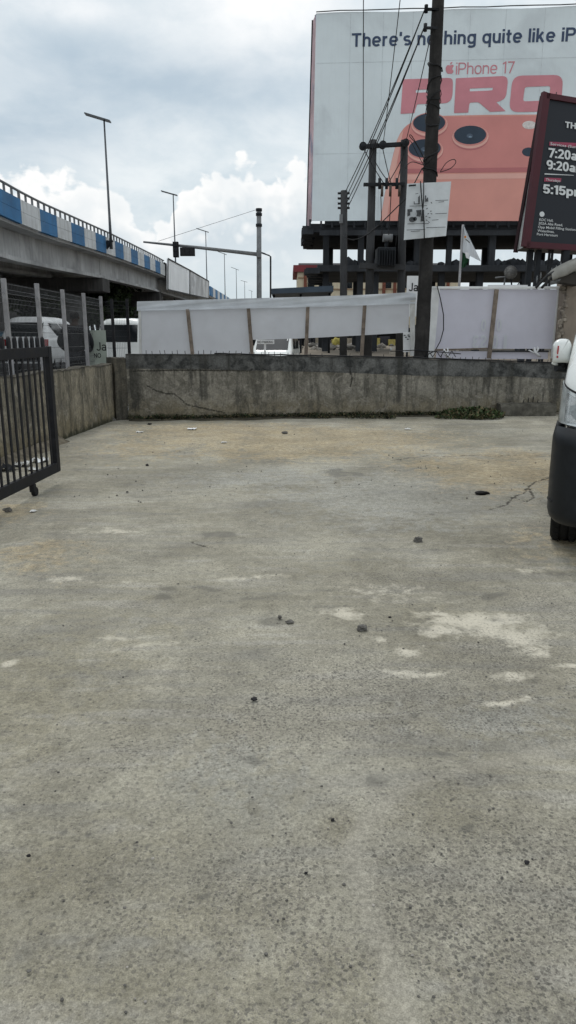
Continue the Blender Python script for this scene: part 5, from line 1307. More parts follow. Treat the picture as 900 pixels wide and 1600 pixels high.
def vehicle(name, label, cat, loc, rz, sl, split, wins, lights, wheels, paint, group=None, extra=None):
    root = thing(name, label, cat, loc, rz, group); B = Body(sl)
    zs = sorted(set([q[0] for q in sl]+list(np.linspace(sl[0][0], sl[-1][0], 18))))
    B.shell(zs).build('body', paint, root, world=False)
    for nm, m_, z0, z1, a0, a1, d_, rear in wins+lights: B.patch(z0, z1, a0, a1, d_, rear).build(nm, M_[m_], root, world=False)
    for (x, y_, r_, w_) in wheels: wheel(root, x, y_, r_, w_)
    if extra: extra(root, B)
    bpy.context.view_layer.update()
    return root
# the near white van: nose towards the camera
VSL = [(.26, .10, 4.55, .80, .22, .1), (.32, .02, 4.6, .845, .25, .1), (.62, 0, 4.62, .85, .27, .12), (.87, .0, 4.62, .85, .27, .12), (.97, .085, 4.62, .832, .27, .12), (1.0, .09, 4.62, .832, .27, .12), (1.22, .13, 4.62, .825, .26, .12), (1.34, .24, 4.62, .815, .24, .12), (1.55, .52, 4.6, .79, .2, .12), (1.85, .92, 4.56, .735, .18, .14), (1.93, 1.1, 4.5, .68, .2, .2), (1.97, 1.4, 4.3, .55, .2, .2)]
VY = R(-22.5)
vloc = Vector((1.882, 4.86, 0)); rot = Matrix.Rotation(VY, 3, 'Z'); vloc = vloc-rot @ Vector((-.80, .06, 0)); vloc.z = 0
van = thing('white_van', 'white van with dark grey bumper cut off by the right edge of the photo', 'van', vloc, VY)
VB = Body(VSL)
VB.shell([.975, 1.0, 1.06, 1.12, 1.22, 1.28, 1.34, 1.44, 1.55, 1.7, 1.85, 1.9, 1.93, 1.955, 1.97], capb=False).build('body', M_['vanwhite'], van, world=False)
side = lambda z, y_: VB.arc_y(z, y_)
MB_l = MB()
for sg in (1, -1):
    VB.patch(.3, .97, sg*side(.6, 1.15), sg*side(.6, 3.3), .004, mb=MB_l); VB.patch(.3, .97, sg*side(.6, 4.0), sg*side(.6, 4.55), .004, mb=MB_l)
VB.patch(.3, .97, -1.1, 1.1, .004, rear=True, mb=MB_l)
MB_l.build('lower_body', M_['vanwhite'], van, world=False)
bp = MB(); VB.patch(.27, lambda t: .958-.05*(1-abs(2*t-1))**.8, -side(.6, .42), side(.6, .42), .018, mb=bp, na=60, nz=18, th=.06)
bpo = bp.build('bumper', M_['bumper'], van, world=False)
VB.patch(.42, .425, -1.0, -.86, .024, mb=MB()).build('bumper_crease', M_['bumper'], bpo, world=False)
VB.patch(.45, .62, -.45, .45, .026, th=.02).build('air_intake', M_['ink'], bpo, world=False)
for sg in (1, -1):
    hl = VB.patch(lambda t: .935+.04*t, lambda t: 1.09+.165*t, sg*.47, lambda q, sg=sg: sg*(1.00+.05*q-.05*q*q), .012, na=18, nz=12, th=.03).build('headlight', M_['lens'], van, world=False)
    VB.patch(lambda t: .965+.02*t, lambda t: 1.085+.1*t, sg*.55, sg*.83, .0145, na=12, nz=10, th=.01).build('reflector', M_['reflector'], hl, world=False)
    VB.patch(lambda t: .99+.01*t+.05*(2*t-1)**2, lambda t: 1.07+.06*t-.04*(2*t-1)**2, sg*.60, sg*.78, .017, na=12, nz=8, th=.01).build('reflector_bowl', M_['lensdark'], hl, world=False)
    VB.patch(lambda t: 1.092+.165*t, lambda t: 1.106+.165*t, sg*.46, sg*1.02, .004, na=18, nz=2, th=.02).build('seam', M_['ink'], van, world=False)
VB.patch(1.0, 1.17, -.45, .45, .008, th=.02).build('grille', M_['bumper'], van, world=False)
VB.patch(1.43, 1.84, lambda q: -.64-.0*q, lambda q: .64+.0*q, .006, na=24).build('windscreen', M_['glass'], van, world=False)
for sg in (1, -1):
    VB.patch(1.3, 1.78, lambda q, sg=sg: sg*(side(1.3+.48*q, .75+.55*q)), lambda q, sg=sg: sg*side(1.3+.48*q, 1.75), .006).build('side_window', M_['glass'], van, world=False)
    VB.patch(1.3, 1.78, sg*side(1.5, 1.85), sg*side(1.5, 4.3), .006).build('side_window', M_['glass'], van, world=False)
    for y_ in (.72, 3.65): wheel(van, sg*.735, y_, .335, .2)
MB().box((0, 2.3, .42), (1.4, 4.0, .3)).build('underbody', M_['ink'], van, world=False)
inv = wm(van).inverted()
def vm(px, py, Y): return inv @ P(px, py, Y)
YM = 5.42
mrr = MB()
outl = [(862.5, 568), (863.5, 540), (867, 533), (874, 529), (886, 529), (891, 532), (893.5, 540), (892, 560), (890, 567.5), (877, 567)]
outl = rpoly(outl, 3, 3)
rows = []
for k_, (s_, dy) in enumerate(((1.0, .13), (1.0, .05), (.97, .0), (.86, -.03), (.6, -.045), (.02, -.05))):
    cx_, cy_ = 878, 549
    rows.append([vm(cx_+(x-cx_)*s_, cy_+(y_-cy_)*s_, YM+dy) for x, y_ in outl])
rows = [r+[r[0]] for r in rows]; mrr.grid(rows)
mir = mrr.build('mirror_shell', M_['vanwhite'], van, world=False)
MB().add([rows[0][i] for i in range(len(outl))], [list(range(len(outl)))]).build('mirror_glass', M_['chrome'], mir, world=False)
fm = FR(P(866, 568, YM-.052), (1, 0, 0), (0, 0, 1))
MM = wm(van)
sh = shape(fm, [rpoly([(870.8, 540.2), (873.4, 540), (871.8, 553.6), (869.6, 553.6)], .8, 3)], M_['red'], mir, 'exclamation_bar', d=.006)
shape(fm, [ell(870.5, 557.6, 1.55, 2.0, 14)], M_['red'], mir, 'exclamation_dot', d=.006)
MB().tube([vm(870, 569, YM+.05), vm(866, 567.5, YM+.02), vm(862.5, 567, YM+.02)], [.012, .014, .008], 8).build('mirror_foot', M_['vanwhite'], mir, world=False)
MB().tube([vm(869, 574, YM+.08), vm(882, 575.5, YM+.1), vm(905, 577, YM+.18)], [.03, .035, .04], 8).build('mirror_arm', M_['bumper'], van, world=False)
MB().tube([vm(878, 566, YM+.07), vm(880, 574, YM+.09)], [.025, .03], 8).build('mirror_stalk', M_['bumper'], van, world=False)

# vehicles outside the yard
SUV = [(.3, .05, 4.4, .8, .2, .15), (.5, 0, 4.45, .86, .25, .2), (.85, .05, 4.45, .87, .3, .2), (1.0, .12, 4.42, .86, .3, .2), (1.05, .9, 4.4, .83, .3, .18), (1.15, 1.2, 4.35, .82, .2, .18), (1.55, 1.75, 4.15, .72, .2, .2), (1.66, 2.0, 4.0, .62, .2, .25), (1.7, 2.3, 3.8, .45, .2, .25)]
def suv(name, label, cat, loc, rz, paint, group=None):
    B = Body(SUV); s_ = B.arc_y
    wins = [('rear_window', 'glass', 1.1, 1.52, -.64, .64, .006, True), ('windscreen', 'glass', 1.12, 1.53, -.66, .66, .006, False)]
    for sg in (1, -1):
        wins += [('side_window', 'glass', 1.12, 1.5, (lambda q, sg=sg: sg*s_(1.12+.38*q, 1.75+.3*q)), (lambda q, sg=sg: sg*s_(1.3, 2.75)), .006, False), ('side_window', 'glass', 1.12, 1.5, sg*s_(1.3, 2.85), sg*s_(1.3, 3.8), .006, False)]
    lights = [('tail_light', 'tail', .82, 1.02, sg*.62, sg*.86, .008, True) for sg in (1, -1)]+[('headlight', 'lens', .75, .92, sg*.5, sg*.85, .008, False) for sg in (1, -1)]+[('rear_bumper', 'bumper', .36, .56, -.85, .85, .02, True), ('number_plate', 'white', .72, .84, -.25, .25, .008, True)]
    return vehicle(name, label, cat, loc, rz, SUV, .5, wins, lights, [(sg*.74, y_, .34, .2) for sg in (1, -1) for y_ in (.85, 3.6)], paint, group)
p = P(52, 560, 26.0)
white_car = suv('white_suv', 'white estate car seen from behind through the wire mesh fence', 'car', Vector((p.x+.1, 30.2, land_z(-9, 28))), R(176), M_['white'])
white_car.scale = (1.03, 1, 1.16)
MV = [(.3, .05, 4.5, .8, .2, .15), (.6, 0, 4.5, .86, .3, .2), (.95, .1, 4.48, .86, .3, .2), (1.1, .5, 4.46, .85, .3, .2), (1.7, 1.3, 4.35, .74, .2, .2), (1.85, 1.6, 4.2, .6, .2, .25), (1.88, 1.9, 4.0, .4, .2, .25)]
def minivan(name, label, cat, loc, rz, paint):
    B = Body(MV); s_ = B.arc_y
    wins = [('rear_window', 'glass', 1.1, 1.66, -.62, .62, .006, True), ('windscreen', 'glass', 1.12, 1.66, -.68, .68, .006, False)]
    for sg in (1, -1):
        wins += [('side_window', 'glass', 1.15, 1.62, (lambda q, sg=sg: sg*s_(1.15+.47*q, 1.3+.45*q)), sg*s_(1.3, 2.5), .006, False), ('side_window', 'glass', 1.15, 1.62, sg*s_(1.3, 2.6), sg*s_(1.3, 4.0), .006, False)]
    lights = [('tail_light', 'lens', .9, 1.4, sg*.76, sg*.92, .008, True) for sg in (1, -1)]+[('headlight', 'lens', .75, .95, sg*.5, sg*.9, .008, False) for sg in (1, -1)]
    return vehicle(name, label, cat, loc, rz, MV, .5, wins, lights, [(sg*.74, y_, .33, .2) for sg in (1, -1) for y_ in (.8, 3.7)], paint)
p = P(186, 560, 24.0)
white_mini = minivan('white_minivan', 'white minivan seen from behind at the left end of the canvas hoarding', 'van', Vector((p.x+.62, 28.6, land_z(-6, 26)+.02)), R(172), M_['vanwhite']); white_mini.scale = (1, 1, .99)
p = P(418, 545, 30.0)
minivan('white_van', 'white van parked behind the no parking sign, seen under the cut hoarding', 'van', Vector((p.x+.1, 30.0, land_z(0, 30)-.12)), R(-6), M_['vanwhite'])
suv('beige_car', 'pale dusty car seen through the gap below the hoarding, left of the utility pole', 'car', Vector((P(588, 545, 46).x+1.2, 46.0, land_z(0, 46)-.5)), R(-64), mat('dusty_paint', (.42, .38, .32), .5, 0, .1, 2))
p = P(14, 540, 36)
suv('blue_car', 'blue car behind the white estate car at the left edge', 'car', Vector((p.x-.9, 40, land_z(0, 36))), R(178), mat('blue_car_paint', (.05, .16, .25), .35, 0, .05, 2, coat=.4))
# no parking sign
ynp = 22.0; fn = FR(P(401, 537.5, ynp), (1, 0, 0), (0, 0, 1)); npz = thing('no_parking_sign', 'white board lettered NO PARKING on a short post under the cut hoarding', 'sign', Vector((P(414, 540, ynp).x, ynp, land_z(0, ynp))))
an, bn = fn.hit(428.5, 531); MB().prism([fn.pt(0, 0), fn.pt(an, 0), fn.pt(an, bn), fn.pt(0, bn)], -fn.n*.02).build('board', M_['white'], npz, .004)
text(fn, 'NO PARKING', fn.hit(402.5, 536), fn.hit(402, 532.6)[1]-fn.hit(402, 536)[1], M_['ink'], npz, width=an*.88, bold=.012, d=.006)
MB().bar(Vector((P(414, 540, ynp).x, ynp+.03, land_z(0, ynp))), Vector((P(414, 540, ynp).x, ynp+.03, fn.O.z+.02)), .06, .03).build('post', M_['white'], npz)

# ------------------------------------------------------------------ person in black behind the fence
def skin_mesh(verts, edges, radii, sub=2, root=0):
    me = bpy.data.meshes.new('s'); me.from_pydata(verts, edges, []); o = bpy.data.objects.new('s', me); COL.objects.link(o)
    o.modifiers.new('k', 'SKIN'); sb = o.modifiers.new('u', 'SUBSURF'); sb.levels = sub; sb.render_levels = sub
    sv = me.skin_vertices[0].data
    for i, r_ in enumerate(radii): sv[i].radius = (r_ if isinstance(r_, tuple) else (r_, r_)); sv[i].use_root = (i == root)
    dg = bpy.context.evaluated_depsgraph_get(); out = bpy.data.meshes.new_from_object(o.evaluated_get(dg)); bpy.data.objects.remove(o)
    for p in out.polygons: p.use_smooth = True
    return out
def person(label, loc, rz, top_m, leg_m, group=None):
    root = thing('person', label, 'person', loc, rz, group)
    J = {'pel': (0, 0, .93), 'waist': (0, .01, 1.08), 'chest': (0, .015, 1.28), 'neckb': (0, .03, 1.46), 'neck': (0, .02, 1.53), 'head': (0, -.005, 1.63), 'crown': (0, 0, 1.72)}
    for sg, n_ in ((1, 'R'), (-1, 'L')):
        J.update({'sh'+n_: (sg*.17, .02, 1.42), 'el'+n_: (sg*.33, .08, 1.14), 'wr'+n_: (sg*.2, -.12, .98), 'ha'+n_: (sg*.14, -.17, .95), 'hip'+n_: (sg*.1, 0, .88), 'kn'+n_: (sg*.12, -.01, .48), 'an'+n_: (sg*.13, .03, .08), 'to'+n_: (sg*.15, -.13, .04)})
    nm = list(J); E = [('pel', 'waist'), ('waist', 'chest'), ('chest', 'neckb'), ('neckb', 'neck'), ('neck', 'head'), ('head', 'crown')]
    for n_ in 'RL': E += [('neckb', 'sh'+n_), ('sh'+n_, 'el'+n_), ('el'+n_, 'wr'+n_), ('wr'+n_, 'ha'+n_), ('pel', 'hip'+n_), ('hip'+n_, 'kn'+n_), ('kn'+n_, 'an'+n_), ('an'+n_, 'to'+n_)]
    rad = {'pel': (.14, .11), 'waist': (.14, .10), 'chest': (.16, .11), 'neckb': (.085, .07), 'neck': .055, 'head': (.078, .095), 'crown': (.06, .075), 'sh': .07, 'el': .045, 'wr': .032, 'ha': (.04, .025), 'hip': .095, 'kn': .06, 'an': .042, 'to': (.045, .03)}
    def rd(n_): return rad.get(n_) or rad[n_[:-1]]
    me = skin_mesh([J[n_] for n_ in nm], [(nm.index(a), nm.index(b_)) for a, b_ in E], [rd(n_) for n_ in nm])
    put_mesh(me, 'body', M_['skin'], root, wm(root))
    def garment(names, edges, grow, m_, nm_):
        r2 = []
        for n_ in names:
            q = rd(n_); q = q if isinstance(q, tuple) else (q, q); r2.append((q[0]+grow, q[1]+grow))
        put_mesh(skin_mesh([J[n_] for n_ in names], [(names.index(a), names.index(b_)) for a, b_ in edges], r2), nm_, m_, root, wm(root))
    jn = ['pel', 'waist', 'chest', 'neckb', 'shR', 'elR', 'wrR', 'shL', 'elL', 'wrL']
    garment(jn, [('pel', 'waist'), ('waist', 'chest'), ('chest', 'neckb'), ('neckb', 'shR'), ('shR', 'elR'), ('elR', 'wrR'), ('neckb', 'shL'), ('shL', 'elL'), ('elL', 'wrL')], .045, top_m, 'jacket')
    tn = ['pel', 'hipR', 'knR', 'anR', 'hipL', 'knL', 'anL']
    garment(tn, [('pel', 'hipR'), ('hipR', 'knR'), ('knR', 'anR'), ('pel', 'hipL'), ('hipL', 'knL'), ('knL', 'anL')], .03, leg_m, 'trousers')
    h = MB(); h.ball((0, .012, 1.685), (.092, .11, .085), 3); h.build('hair', M_['hair'], root, world=False)
    fc_ = MB(); fc_.ball((0, -.105, 1.635), (.014, .02, .022), 2); fc_.build('nose', M_['skin'], root, world=False)
    for sg in (1, -1):
        MB().ball((sg*.032, -.088, 1.655), (.013, .008, .008), 2).build('eye', M_['white'], root, world=False); MB().ball((sg*.088, .005, 1.64), (.012, .025, .034), 2).build('ear', M_['skin'], root, world=False)
    MB().ball((0, -.094, 1.592), (.026, .008, .008), 2).build('mouth', mat('lips', (.09, .04, .035), .6), root, world=False)
    return root
pp = P(120, 540, 14.9)
person('person in a loose black jacket standing with back turned behind the wire fence', Vector((pp.x, 14.9, .32)), R(172), M_['cloth_black'], M_['cloth_black'])
pp = P(472, 540, 66); p2 = person('distant person in dark clothes, left of the two by the market shed', Vector((pp.x, 66, land_z(0, 66)-.1)), R(20), M_['cloth_grey'], M_['cloth_black'], 'people by the market shed')
p3 = dup(p2); p3.location.x += .95; p3.location.y += 1.5; p3.rotation_euler.z = R(80); p3['label'] = 'distant person in dark clothes, right of the two by the market shed'

# ------------------------------------------------------------------ market ground seen under the hoarding
ms = thing('market_shed', 'long dark low market shed seen under the hoarding behind the sandy ground', 'shed', (6, 74, .87))
MB().box((5, 74, 1.6), (34, 3.4, 1.6)).build('wall', mat('dark_boards', (.022, .022, .024), .9, 0, .5, .8), ms)
MB().box((5, 73.8, 2.48), (35, 5, .14)).build('roof', M_['pole2'], ms)
rnd = random.Random(8)
for k in range(16):
    px = 446+k*11+rnd.uniform(-3, 3); x = P(px, 535, 70.5).x; w_ = rnd.uniform(.5, 1.0)
    o = MB().box((x, 70.2+rnd.random(), .87+w_*.45), (w_, w_, w_*.9)).build('crate', mat('crate_paint', rnd.choice([(.3, .27, .22), (.12, .1, .09), (.4, .34, .12), (.22, .2, .2), (.05, .05, .06)]), .8), None, .02)
    tag(o, 'weathered goods box on the sandy ground before the market shed', 'box', 'goods boxes before the market shed')
dh = MB()
for k in range(150):
    px = rnd.choice([rnd.uniform(485, 520), rnd.uniform(455, 640), rnd.uniform(540, 580)]); Y = rnd.uniform(52, 69); r_ = rnd.uniform(.1, .35); x = P(px, 540, Y).x
    dh.ball((x, Y, land_z(0, Y)+r_*.3), (r_*1.3, r_, r_*.7), 1, .6, seed=k, smooth=False, mi=rnd.choice([0, 0, 1]))
tag(dh.build('debris', [M_['stonelight'], M_['stone']]), 'scattered pale rubble on the sandy ground under the hoarding', 'rubble', None, 'stuff')
yb_ = P(528, 541, 60); tag(MB().ball((yb_.x, 60, land_z(0, 60)+.35), (.5, .4, .4), 2, .4, seed=3).build('yellow_sack', mat('yellow_sack', (.5, .44, .12), .8)), 'yellow sack on the rubble under the hoarding', 'sack')

# ------------------------------------------------------------------ flyover
XE = -9.2
ztab = [PX(px, py, XE) for px, py in ((0, 278), (40, 301), (71, 316.7), (120, 339), (173, 363), (240, 396.7), (327, 446), (356, 464))]
def ztop_(y_): return float(np.interp(y_, [q.y for q in ztab], [q.z for q in ztab]))
def yof(px): return PX(px, 380, XE).y            # depth at which the outer face crosses an image column
fy = thing('flyover', 'concrete road flyover with blue and white parapet panels across the left', 'flyover', (-14, 60, .3))
Y0, Y1 = 2.0, 190.0
def rail_at(y_): return ztop_(y_) if y_ > ztab[0].y else ztab[0].z-(ztab[0].y-y_)*.012
PH, RH = .80, .30                                # panel height, open rail height
def sweep(x0, x1, za, zb, ya, yb, m_, nm, step=4):
    n_ = max(1, int((yb-ya)/step)); rows = []
    for i in range(n_+1):
        y_ = ya+(yb-ya)*i/n_; t = rail_at(y_)-PH-RH
        rows.append([Vector((x0, y_, t+za)), Vector((x1, y_, t+za)), Vector((x1, y_, t+zb)), Vector((x0, y_, t+zb)), Vector((x0, y_, t+za))])
    mb = MB().grid(rows, False); mb.add(rows[0][:4], [(0, 1, 2, 3)]); mb.add(rows[-1][:4], [(3, 2, 1, 0)])
    return mb.build(nm, m_, fy)
sweep(-18.6, XE-.14, -.12, .12, Y0, Y1, M_['conc'], 'deck')
for x in (-9.95, -12.5, -15.1, -17.6):
    for ya, yb in ((Y0, 22.6), (22.7, 39.45), (39.55, 56.4), (56.5, 73), (73.1, 90), (90.1, 120)):
        sweep(x-.28, x+.0, -1.02, -.121, ya, yb, M_['conc'], 'girder'); sweep(x-.36, x+.2, -1.17, -1.021, ya, yb, M_['conc'], 'girder_flange')
for yp in (22.65, 39.5, 56.45, 73.05, 90.05):
    t = rail_at(yp)-PH-RH-1.165
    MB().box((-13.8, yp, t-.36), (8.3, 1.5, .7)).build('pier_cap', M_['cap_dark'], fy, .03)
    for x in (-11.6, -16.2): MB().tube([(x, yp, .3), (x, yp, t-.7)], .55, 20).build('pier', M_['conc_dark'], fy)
# parapet panels: alternate blue and white, two metres each
LP = 1.975; y0 = yof(4.0); k = -8; pan = []
while y0+k*LP < yof(252)-.5:
    ya = y0+k*LP; yb = ya+LP-.03; col = 'blue' if k % 2 == 0 else 'pwhite'
    mb = MB()
    for i in range(2):
        A, Bq = rail_at(ya)-RH-PH+i*.405-.02, rail_at(yb)-RH-PH+i*.405-.02
        mb.prism([Vector((XE, ya, A)), Vector((XE, yb, Bq)), Vector((XE, yb, Bq+.395)), Vector((XE, ya, A+.395))], (-.14, 0, 0))
    mb.build('parapet_panel', M_[col], fy)
    for j in range(3):
        y_ = ya+LP*(j+.1)/3; z_ = rail_at(y_)
        w_ = .09 if j == 0 else .05
        MB().bar((XE-.07, y_, z_-RH-.03), (XE-.07, y_, z_-.04), .07, w_, (1, 0, 0)).build('rail_post', M_['galv'], fy)
    k += 1
yend = y0+k*LP
MB().tube([(XE-.07, y_, rail_at(y_)-.04) for y_ in np.linspace(Y0+4, yend, 40)], .045, 8).build('handrail', M_['galv'], fy)
MB().box((XE-.07, (yend+yof(262))/2, rail_at(yend)-.62), (.1, yof(262)-yend-.1, .95)).build('end_panel', M_['dark'], fy)
# inner parapet on the far side of the deck
sweep(-18.6, -18.45, .121, 1.0, Y0, Y1, M_['pwhite'], 'far_parapet')
k = 0; yy = yof(327)
while yy < 150:
    A, Bq = rail_at(yy)-1.08, rail_at(yy+2.95)-1.08
    MB().prism([Vector((XE, yy, A)), Vector((XE, yy+2.95, Bq)), Vector((XE, yy+2.95, Bq+1.08)), Vector((XE, yy, A+1.08))], (-.14, 0, 0)).build('parapet_panel', M_['blue' if k % 2 == 0 else 'pwhite'], fy); yy += 3; k += 1
# banner boards hung on the parapet
m_b1 = mat('faded_banner', (.9, .92, .94), .7, 0, .06, .4, dirt=.3, dcol=(.7, .72, .74), ds=.5, streak=.5, scol=(.6, .62, .64)); m_b2 = mat('grimy_banner', (.62, .63, .64), .75, 0, .25, .4, dirt=.6, dcol=(.32, .32, .33), ds=.5, streak=.8, scol=(.3, .3, .31))
def banner(pa, pb, label, m_):
    xs_ = XE+.12; (ax, at_, ab), (bx, bt_, bb_) = pa, pb
    q = [PX(ax, ab, xs_), PX(bx, bb_, xs_), PX(bx, bt_, xs_), PX(ax, at_, xs_)]
    r_ = thing('banner_board', label, 'billboard', q[0])
    MB().prism(q, (-.08, 0, 0)).build('sheet', m_, r_)
    for a, b_ in zip(q, q[1:]+q[:1]): MB().bar(a+Vector((.03, 0, 0)), b_+Vector((.03, 0, 0)), .05, .09).build('frame', M_['dark'], r_)
    return r_
bmid = 296
banner((262, 404, 452.5), (bmid, 422, 460), 'pale streaky banner board hung on the flyover parapet, nearer of two', m_b1)
banner((bmid+.4, 422.2, 460.2), (326, 439.5, 466.5), 'darker grimy banner board hung on the flyover parapet, farther of two', m_b2)
# street lamps on the flyover
ll = ['nearest and tallest looking', 'second nearest', 'third nearest', 'fourth nearest', 'fifth nearest', 'sixth nearest', 'farthest and smallest']
lam = [(162.5, 186, (133, 178), (172.5, 190)), (270.5, 303, (252, 298.5), (277, 305.5)), (321.3, 361.5, (307, 357), (326, 363)), (350.5, 396, (340.5, 393), (354, 398)), (369, 420.5, (361, 417.5), (373, 422)), (382.2, 440, (376, 438), (386.5, 441)), (393.2, 454.5, (388.5, 453), (395, 455.5))]
for k, (px, py, ha, hb) in enumerate(lam):
    tp_ = PX(px, py, XE+.22); base_z = rail_at(tp_.y)-.55
    lo = thing('street_lamp', f'{ll[k]} of the solar street lamps standing along the flyover', 'street lamp', (XE+.22, tp_.y, base_z), 0, 'solar street lamps along the flyover')
    if k: tp_ = P(px, py, tp_.y*1.04)
    bx_ = XE+.22 if k == 0 else tp_.x; zb_ = -.35 if k == 0 else -.4
    lo.location = (bx_, tp_.y, base_z)
    MB().tube([(bx_, tp_.y, base_z+zb_), (bx_, tp_.y, base_z+1.2), tp_], [.085, .062, .04], 10).build('pole', M_['lamp_pole'], lo)
    if k == 0: MB().prism([(XE+.01, tp_.y-.12, base_z-.35), (XE+.34, tp_.y-.12, base_z+.05), (XE+.01, tp_.y-.12, base_z+.05)], (0, .24, 0)).build('bracket', M_['dark'], lo)
    a, b_ = P(*ha, tp_.y-.02), P(*hb, tp_.y+.02)
    MB().bar(a, b_, .05, .42, (0, 0, 1)).build('solar_head', M_['lamp_pole'], lo)

# ------------------------------------------------------------------ traffic signal mast
YS = 34.0
tsg = thing('traffic_signal', 'grey traffic signal mast with a long arm reaching left over the road', 'traffic signal', (P(404, 540, YS).x, YS, .5))
a = P(404.6, 500, YS); a.z = .4
MB().tube([a, P(404.6, 326, YS)], [.125, .105], 14).build('mast', M_['galv'], tsg)
for y_ in (328, 335, 352):
    c0 = P(404.6, y_, YS); MB().tube([c0-Vector((0, 0, .06)), c0+Vector((0, 0, .06))], .14, 12).build('collar', M_['dark'], tsg)
c0 = P(404.6, 397, YS-.1); MB().box(c0, (.22, .3, .32)).build('arm_bracket', M_['galv'], tsg, .02)
MB().tube([P(403, 397.5, YS-.15), P(312, 387, YS-.15), P(224, 378, YS-.15)], [.085, .07, .04], 10).build('arm', M_['galv'], tsg)
c0 = P(274.8, 390, YS-.3); sh_ = MB().box(c0, (.25, .2, .66)).build('signal_head', M_['ink'], tsg, .02)
for k in (-1, 0, 1): MB().tube([c0+Vector((0, -.1, k*.2)), c0+Vector((0, -.2, k*.2-.02))], .085, 12).build('visor', M_['dark'], sh_)
c0 = P(293, 393.5, YS-.3); cdp = MB().box(c0, (.66, .16, .36)).build('countdown_panel', M_['ink'], tsg, .015)
for k in range(3): MB().box(c0+Vector((-.2+.2*k, -.09, 0)), (.15, .03, .26)).build('digit_cell', M_['ink'], cdp)
MB().tube([P(404, 326.5, YS), P(247, 377, YS-.15)], .008, 5).build('guy_wire', M_['cable'], tsg)
sl = thing('street_lamp', 'thin grey street lamp with a short bent arm just right of the signal mast', 'street lamp', (P(423, 500, 52).x, 52, .7))
a = P(422.5, 500, 52); a.z = .6; MB().tube([a, P(422.8, 401, 52), P(420, 399, 51.9), P(409.5, 395.5, 51.5)], [.07, .06, .05, .04], 8).build('pole', M_['lamp_pole'], sl)
MB().bar(P(414, 396.8, 51.6), P(408.5, 394.8, 51.45), .2, .09, (0, 1, 0)).build('lamp_head', M_['lamp_pole'], sl)

# ------------------------------------------------------------------ beyond the flyover: shops and trees in its shade
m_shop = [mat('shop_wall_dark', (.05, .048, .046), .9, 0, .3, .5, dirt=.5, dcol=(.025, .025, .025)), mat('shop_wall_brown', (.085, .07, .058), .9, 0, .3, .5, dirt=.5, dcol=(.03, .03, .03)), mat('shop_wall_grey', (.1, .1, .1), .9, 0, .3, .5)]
m_sg = [mat('orange_sign', (.28, .09, .03), .6), mat('red_sign', (.3, .03, .03), .6), mat('cream_sign', (.4, .38, .32), .6)]
for k, (x, y_, w_, h_, lab) in enumerate(((-31, 40, 15, 9, 'dark two storey shop with an orange signboard seen under the flyover, at the left edge'), (-30, 57, 15, 8, 'dark brown shop with a red signboard seen under the flyover'), (-27, 76, 18, 9.5, 'grey shop with a cream signboard seen far under the flyover'), (-20.5, 101, 15, 8, 'farthest pale grey shop seen under the flyover above the white minivan'))):
    sb = thing('shop_building', lab, 'building', (x, y_, .6))
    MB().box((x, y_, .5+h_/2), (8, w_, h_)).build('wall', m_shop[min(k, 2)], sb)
    MB().box((x, y_, .5+h_+.15), (8.8, w_+.6, .3)).build('roof', M_['pole2'], sb)
    MB().box((x+4.15, y_+(-2 if k == 0 else 0), 3.9), (.2, w_*.35, .9)).build('signboard', m_sg[min(k, 2)], sb)
    for j in range(4):
        yy = y_-w_/2+w_*(j+.5)/4; MB().box((x+4.03, yy, 1.8), (.12, w_/6, 2.3)).build('shutter', M_['dark'], sb)
        f_ = MB().box((x+4.03, yy, 6.0), (.12, w_/8, 1.3)).build('window', M_['dark'], sb); MB().box((x+4.07, yy, 6.0), (.1, w_/8-.2, 1.1)).build('pane', M_['glass'], f_)
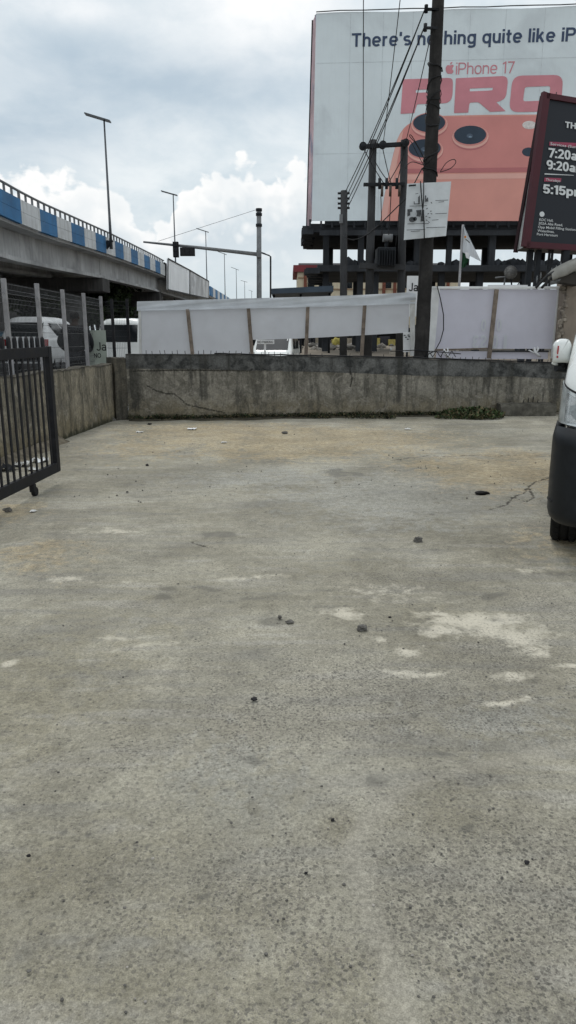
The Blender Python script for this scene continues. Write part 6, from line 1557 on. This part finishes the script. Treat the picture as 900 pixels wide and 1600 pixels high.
def tree(label, loc, h_, cr_, seed, group):
    rnd = random.Random(seed); root = thing('tree', label, 'tree', loc, 0, group); x, y_, z_ = loc
    tb = MB(); tb.tube([(x, y_, z_), (x+.1, y_, z_+h_*.3), (x-.05, y_+.1, z_+h_*.55)], [.2, .15, .09], 8)
    cen = []
    for k in range(13):
        a = rnd.random()*6.283; r_ = cr_*rnd.uniform(.2, .85); c_ = Vector((x+r_*math.cos(a), y_+r_*math.sin(a), z_+h_*rnd.uniform(.5, .95))); cen.append(c_)
        if k < 8: tb.tube([(x, y_, z_+h_*rnd.uniform(.3, .5)), (Vector((x, y_, z_+h_*.5)).lerp(c_, .6)), c_], [.08, .05, .02], 5)
    tb.build('trunk', M_['pole'], root)
    cb = MB()
    for c_ in cen:
        rad_ = cr_*rnd.uniform(.28, .5)
        for q in range(170):
            d_ = Vector((rnd.gauss(0, 1), rnd.gauss(0, 1), rnd.gauss(0, .8))).normalized()*rad_*rnd.random()**.4; p = c_+d_; s_ = rnd.uniform(.12, .26)
            u = Vector((rnd.gauss(0, 1), rnd.gauss(0, 1), rnd.gauss(0, .6))).normalized()*s_; w_ = u.orthogonal().normalized()*s_*.5
            cb.add([p-u, p+w_, p+u, p-w_], [(0, 1, 2, 3)], False, rnd.choice((0, 0, 1)))
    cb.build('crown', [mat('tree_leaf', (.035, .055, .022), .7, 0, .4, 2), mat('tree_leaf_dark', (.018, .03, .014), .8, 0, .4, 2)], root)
    return root
for k, (px, Y, h_, c_) in enumerate(((186, 60, 5.2, 2.4), (208, 66, 5.5, 2.6), (150, 56, 4.8, 2.2), (62, 44, 4.6, 2.0), (232, 80, 6, 3), (165, 52, 4.6, 2.2), (142, 50, 4.4, 2.0))):
    tree(['bushy tree seen under the flyover above the white minivan', 'bushy tree half hidden by the left end of the hoarding', 'low tree behind the person in black, under the flyover', 'small tree under the flyover above the white estate car', 'far tree under the flyover behind the hoarding', 'tree under the flyover right behind the left half of the white minivan', 'tree under the flyover between the person in black and the white minivan'][k], (P(px, 500, Y).x, Y, land_z(0, Y)), h_, c_, 30+k, 'trees beyond the flyover')
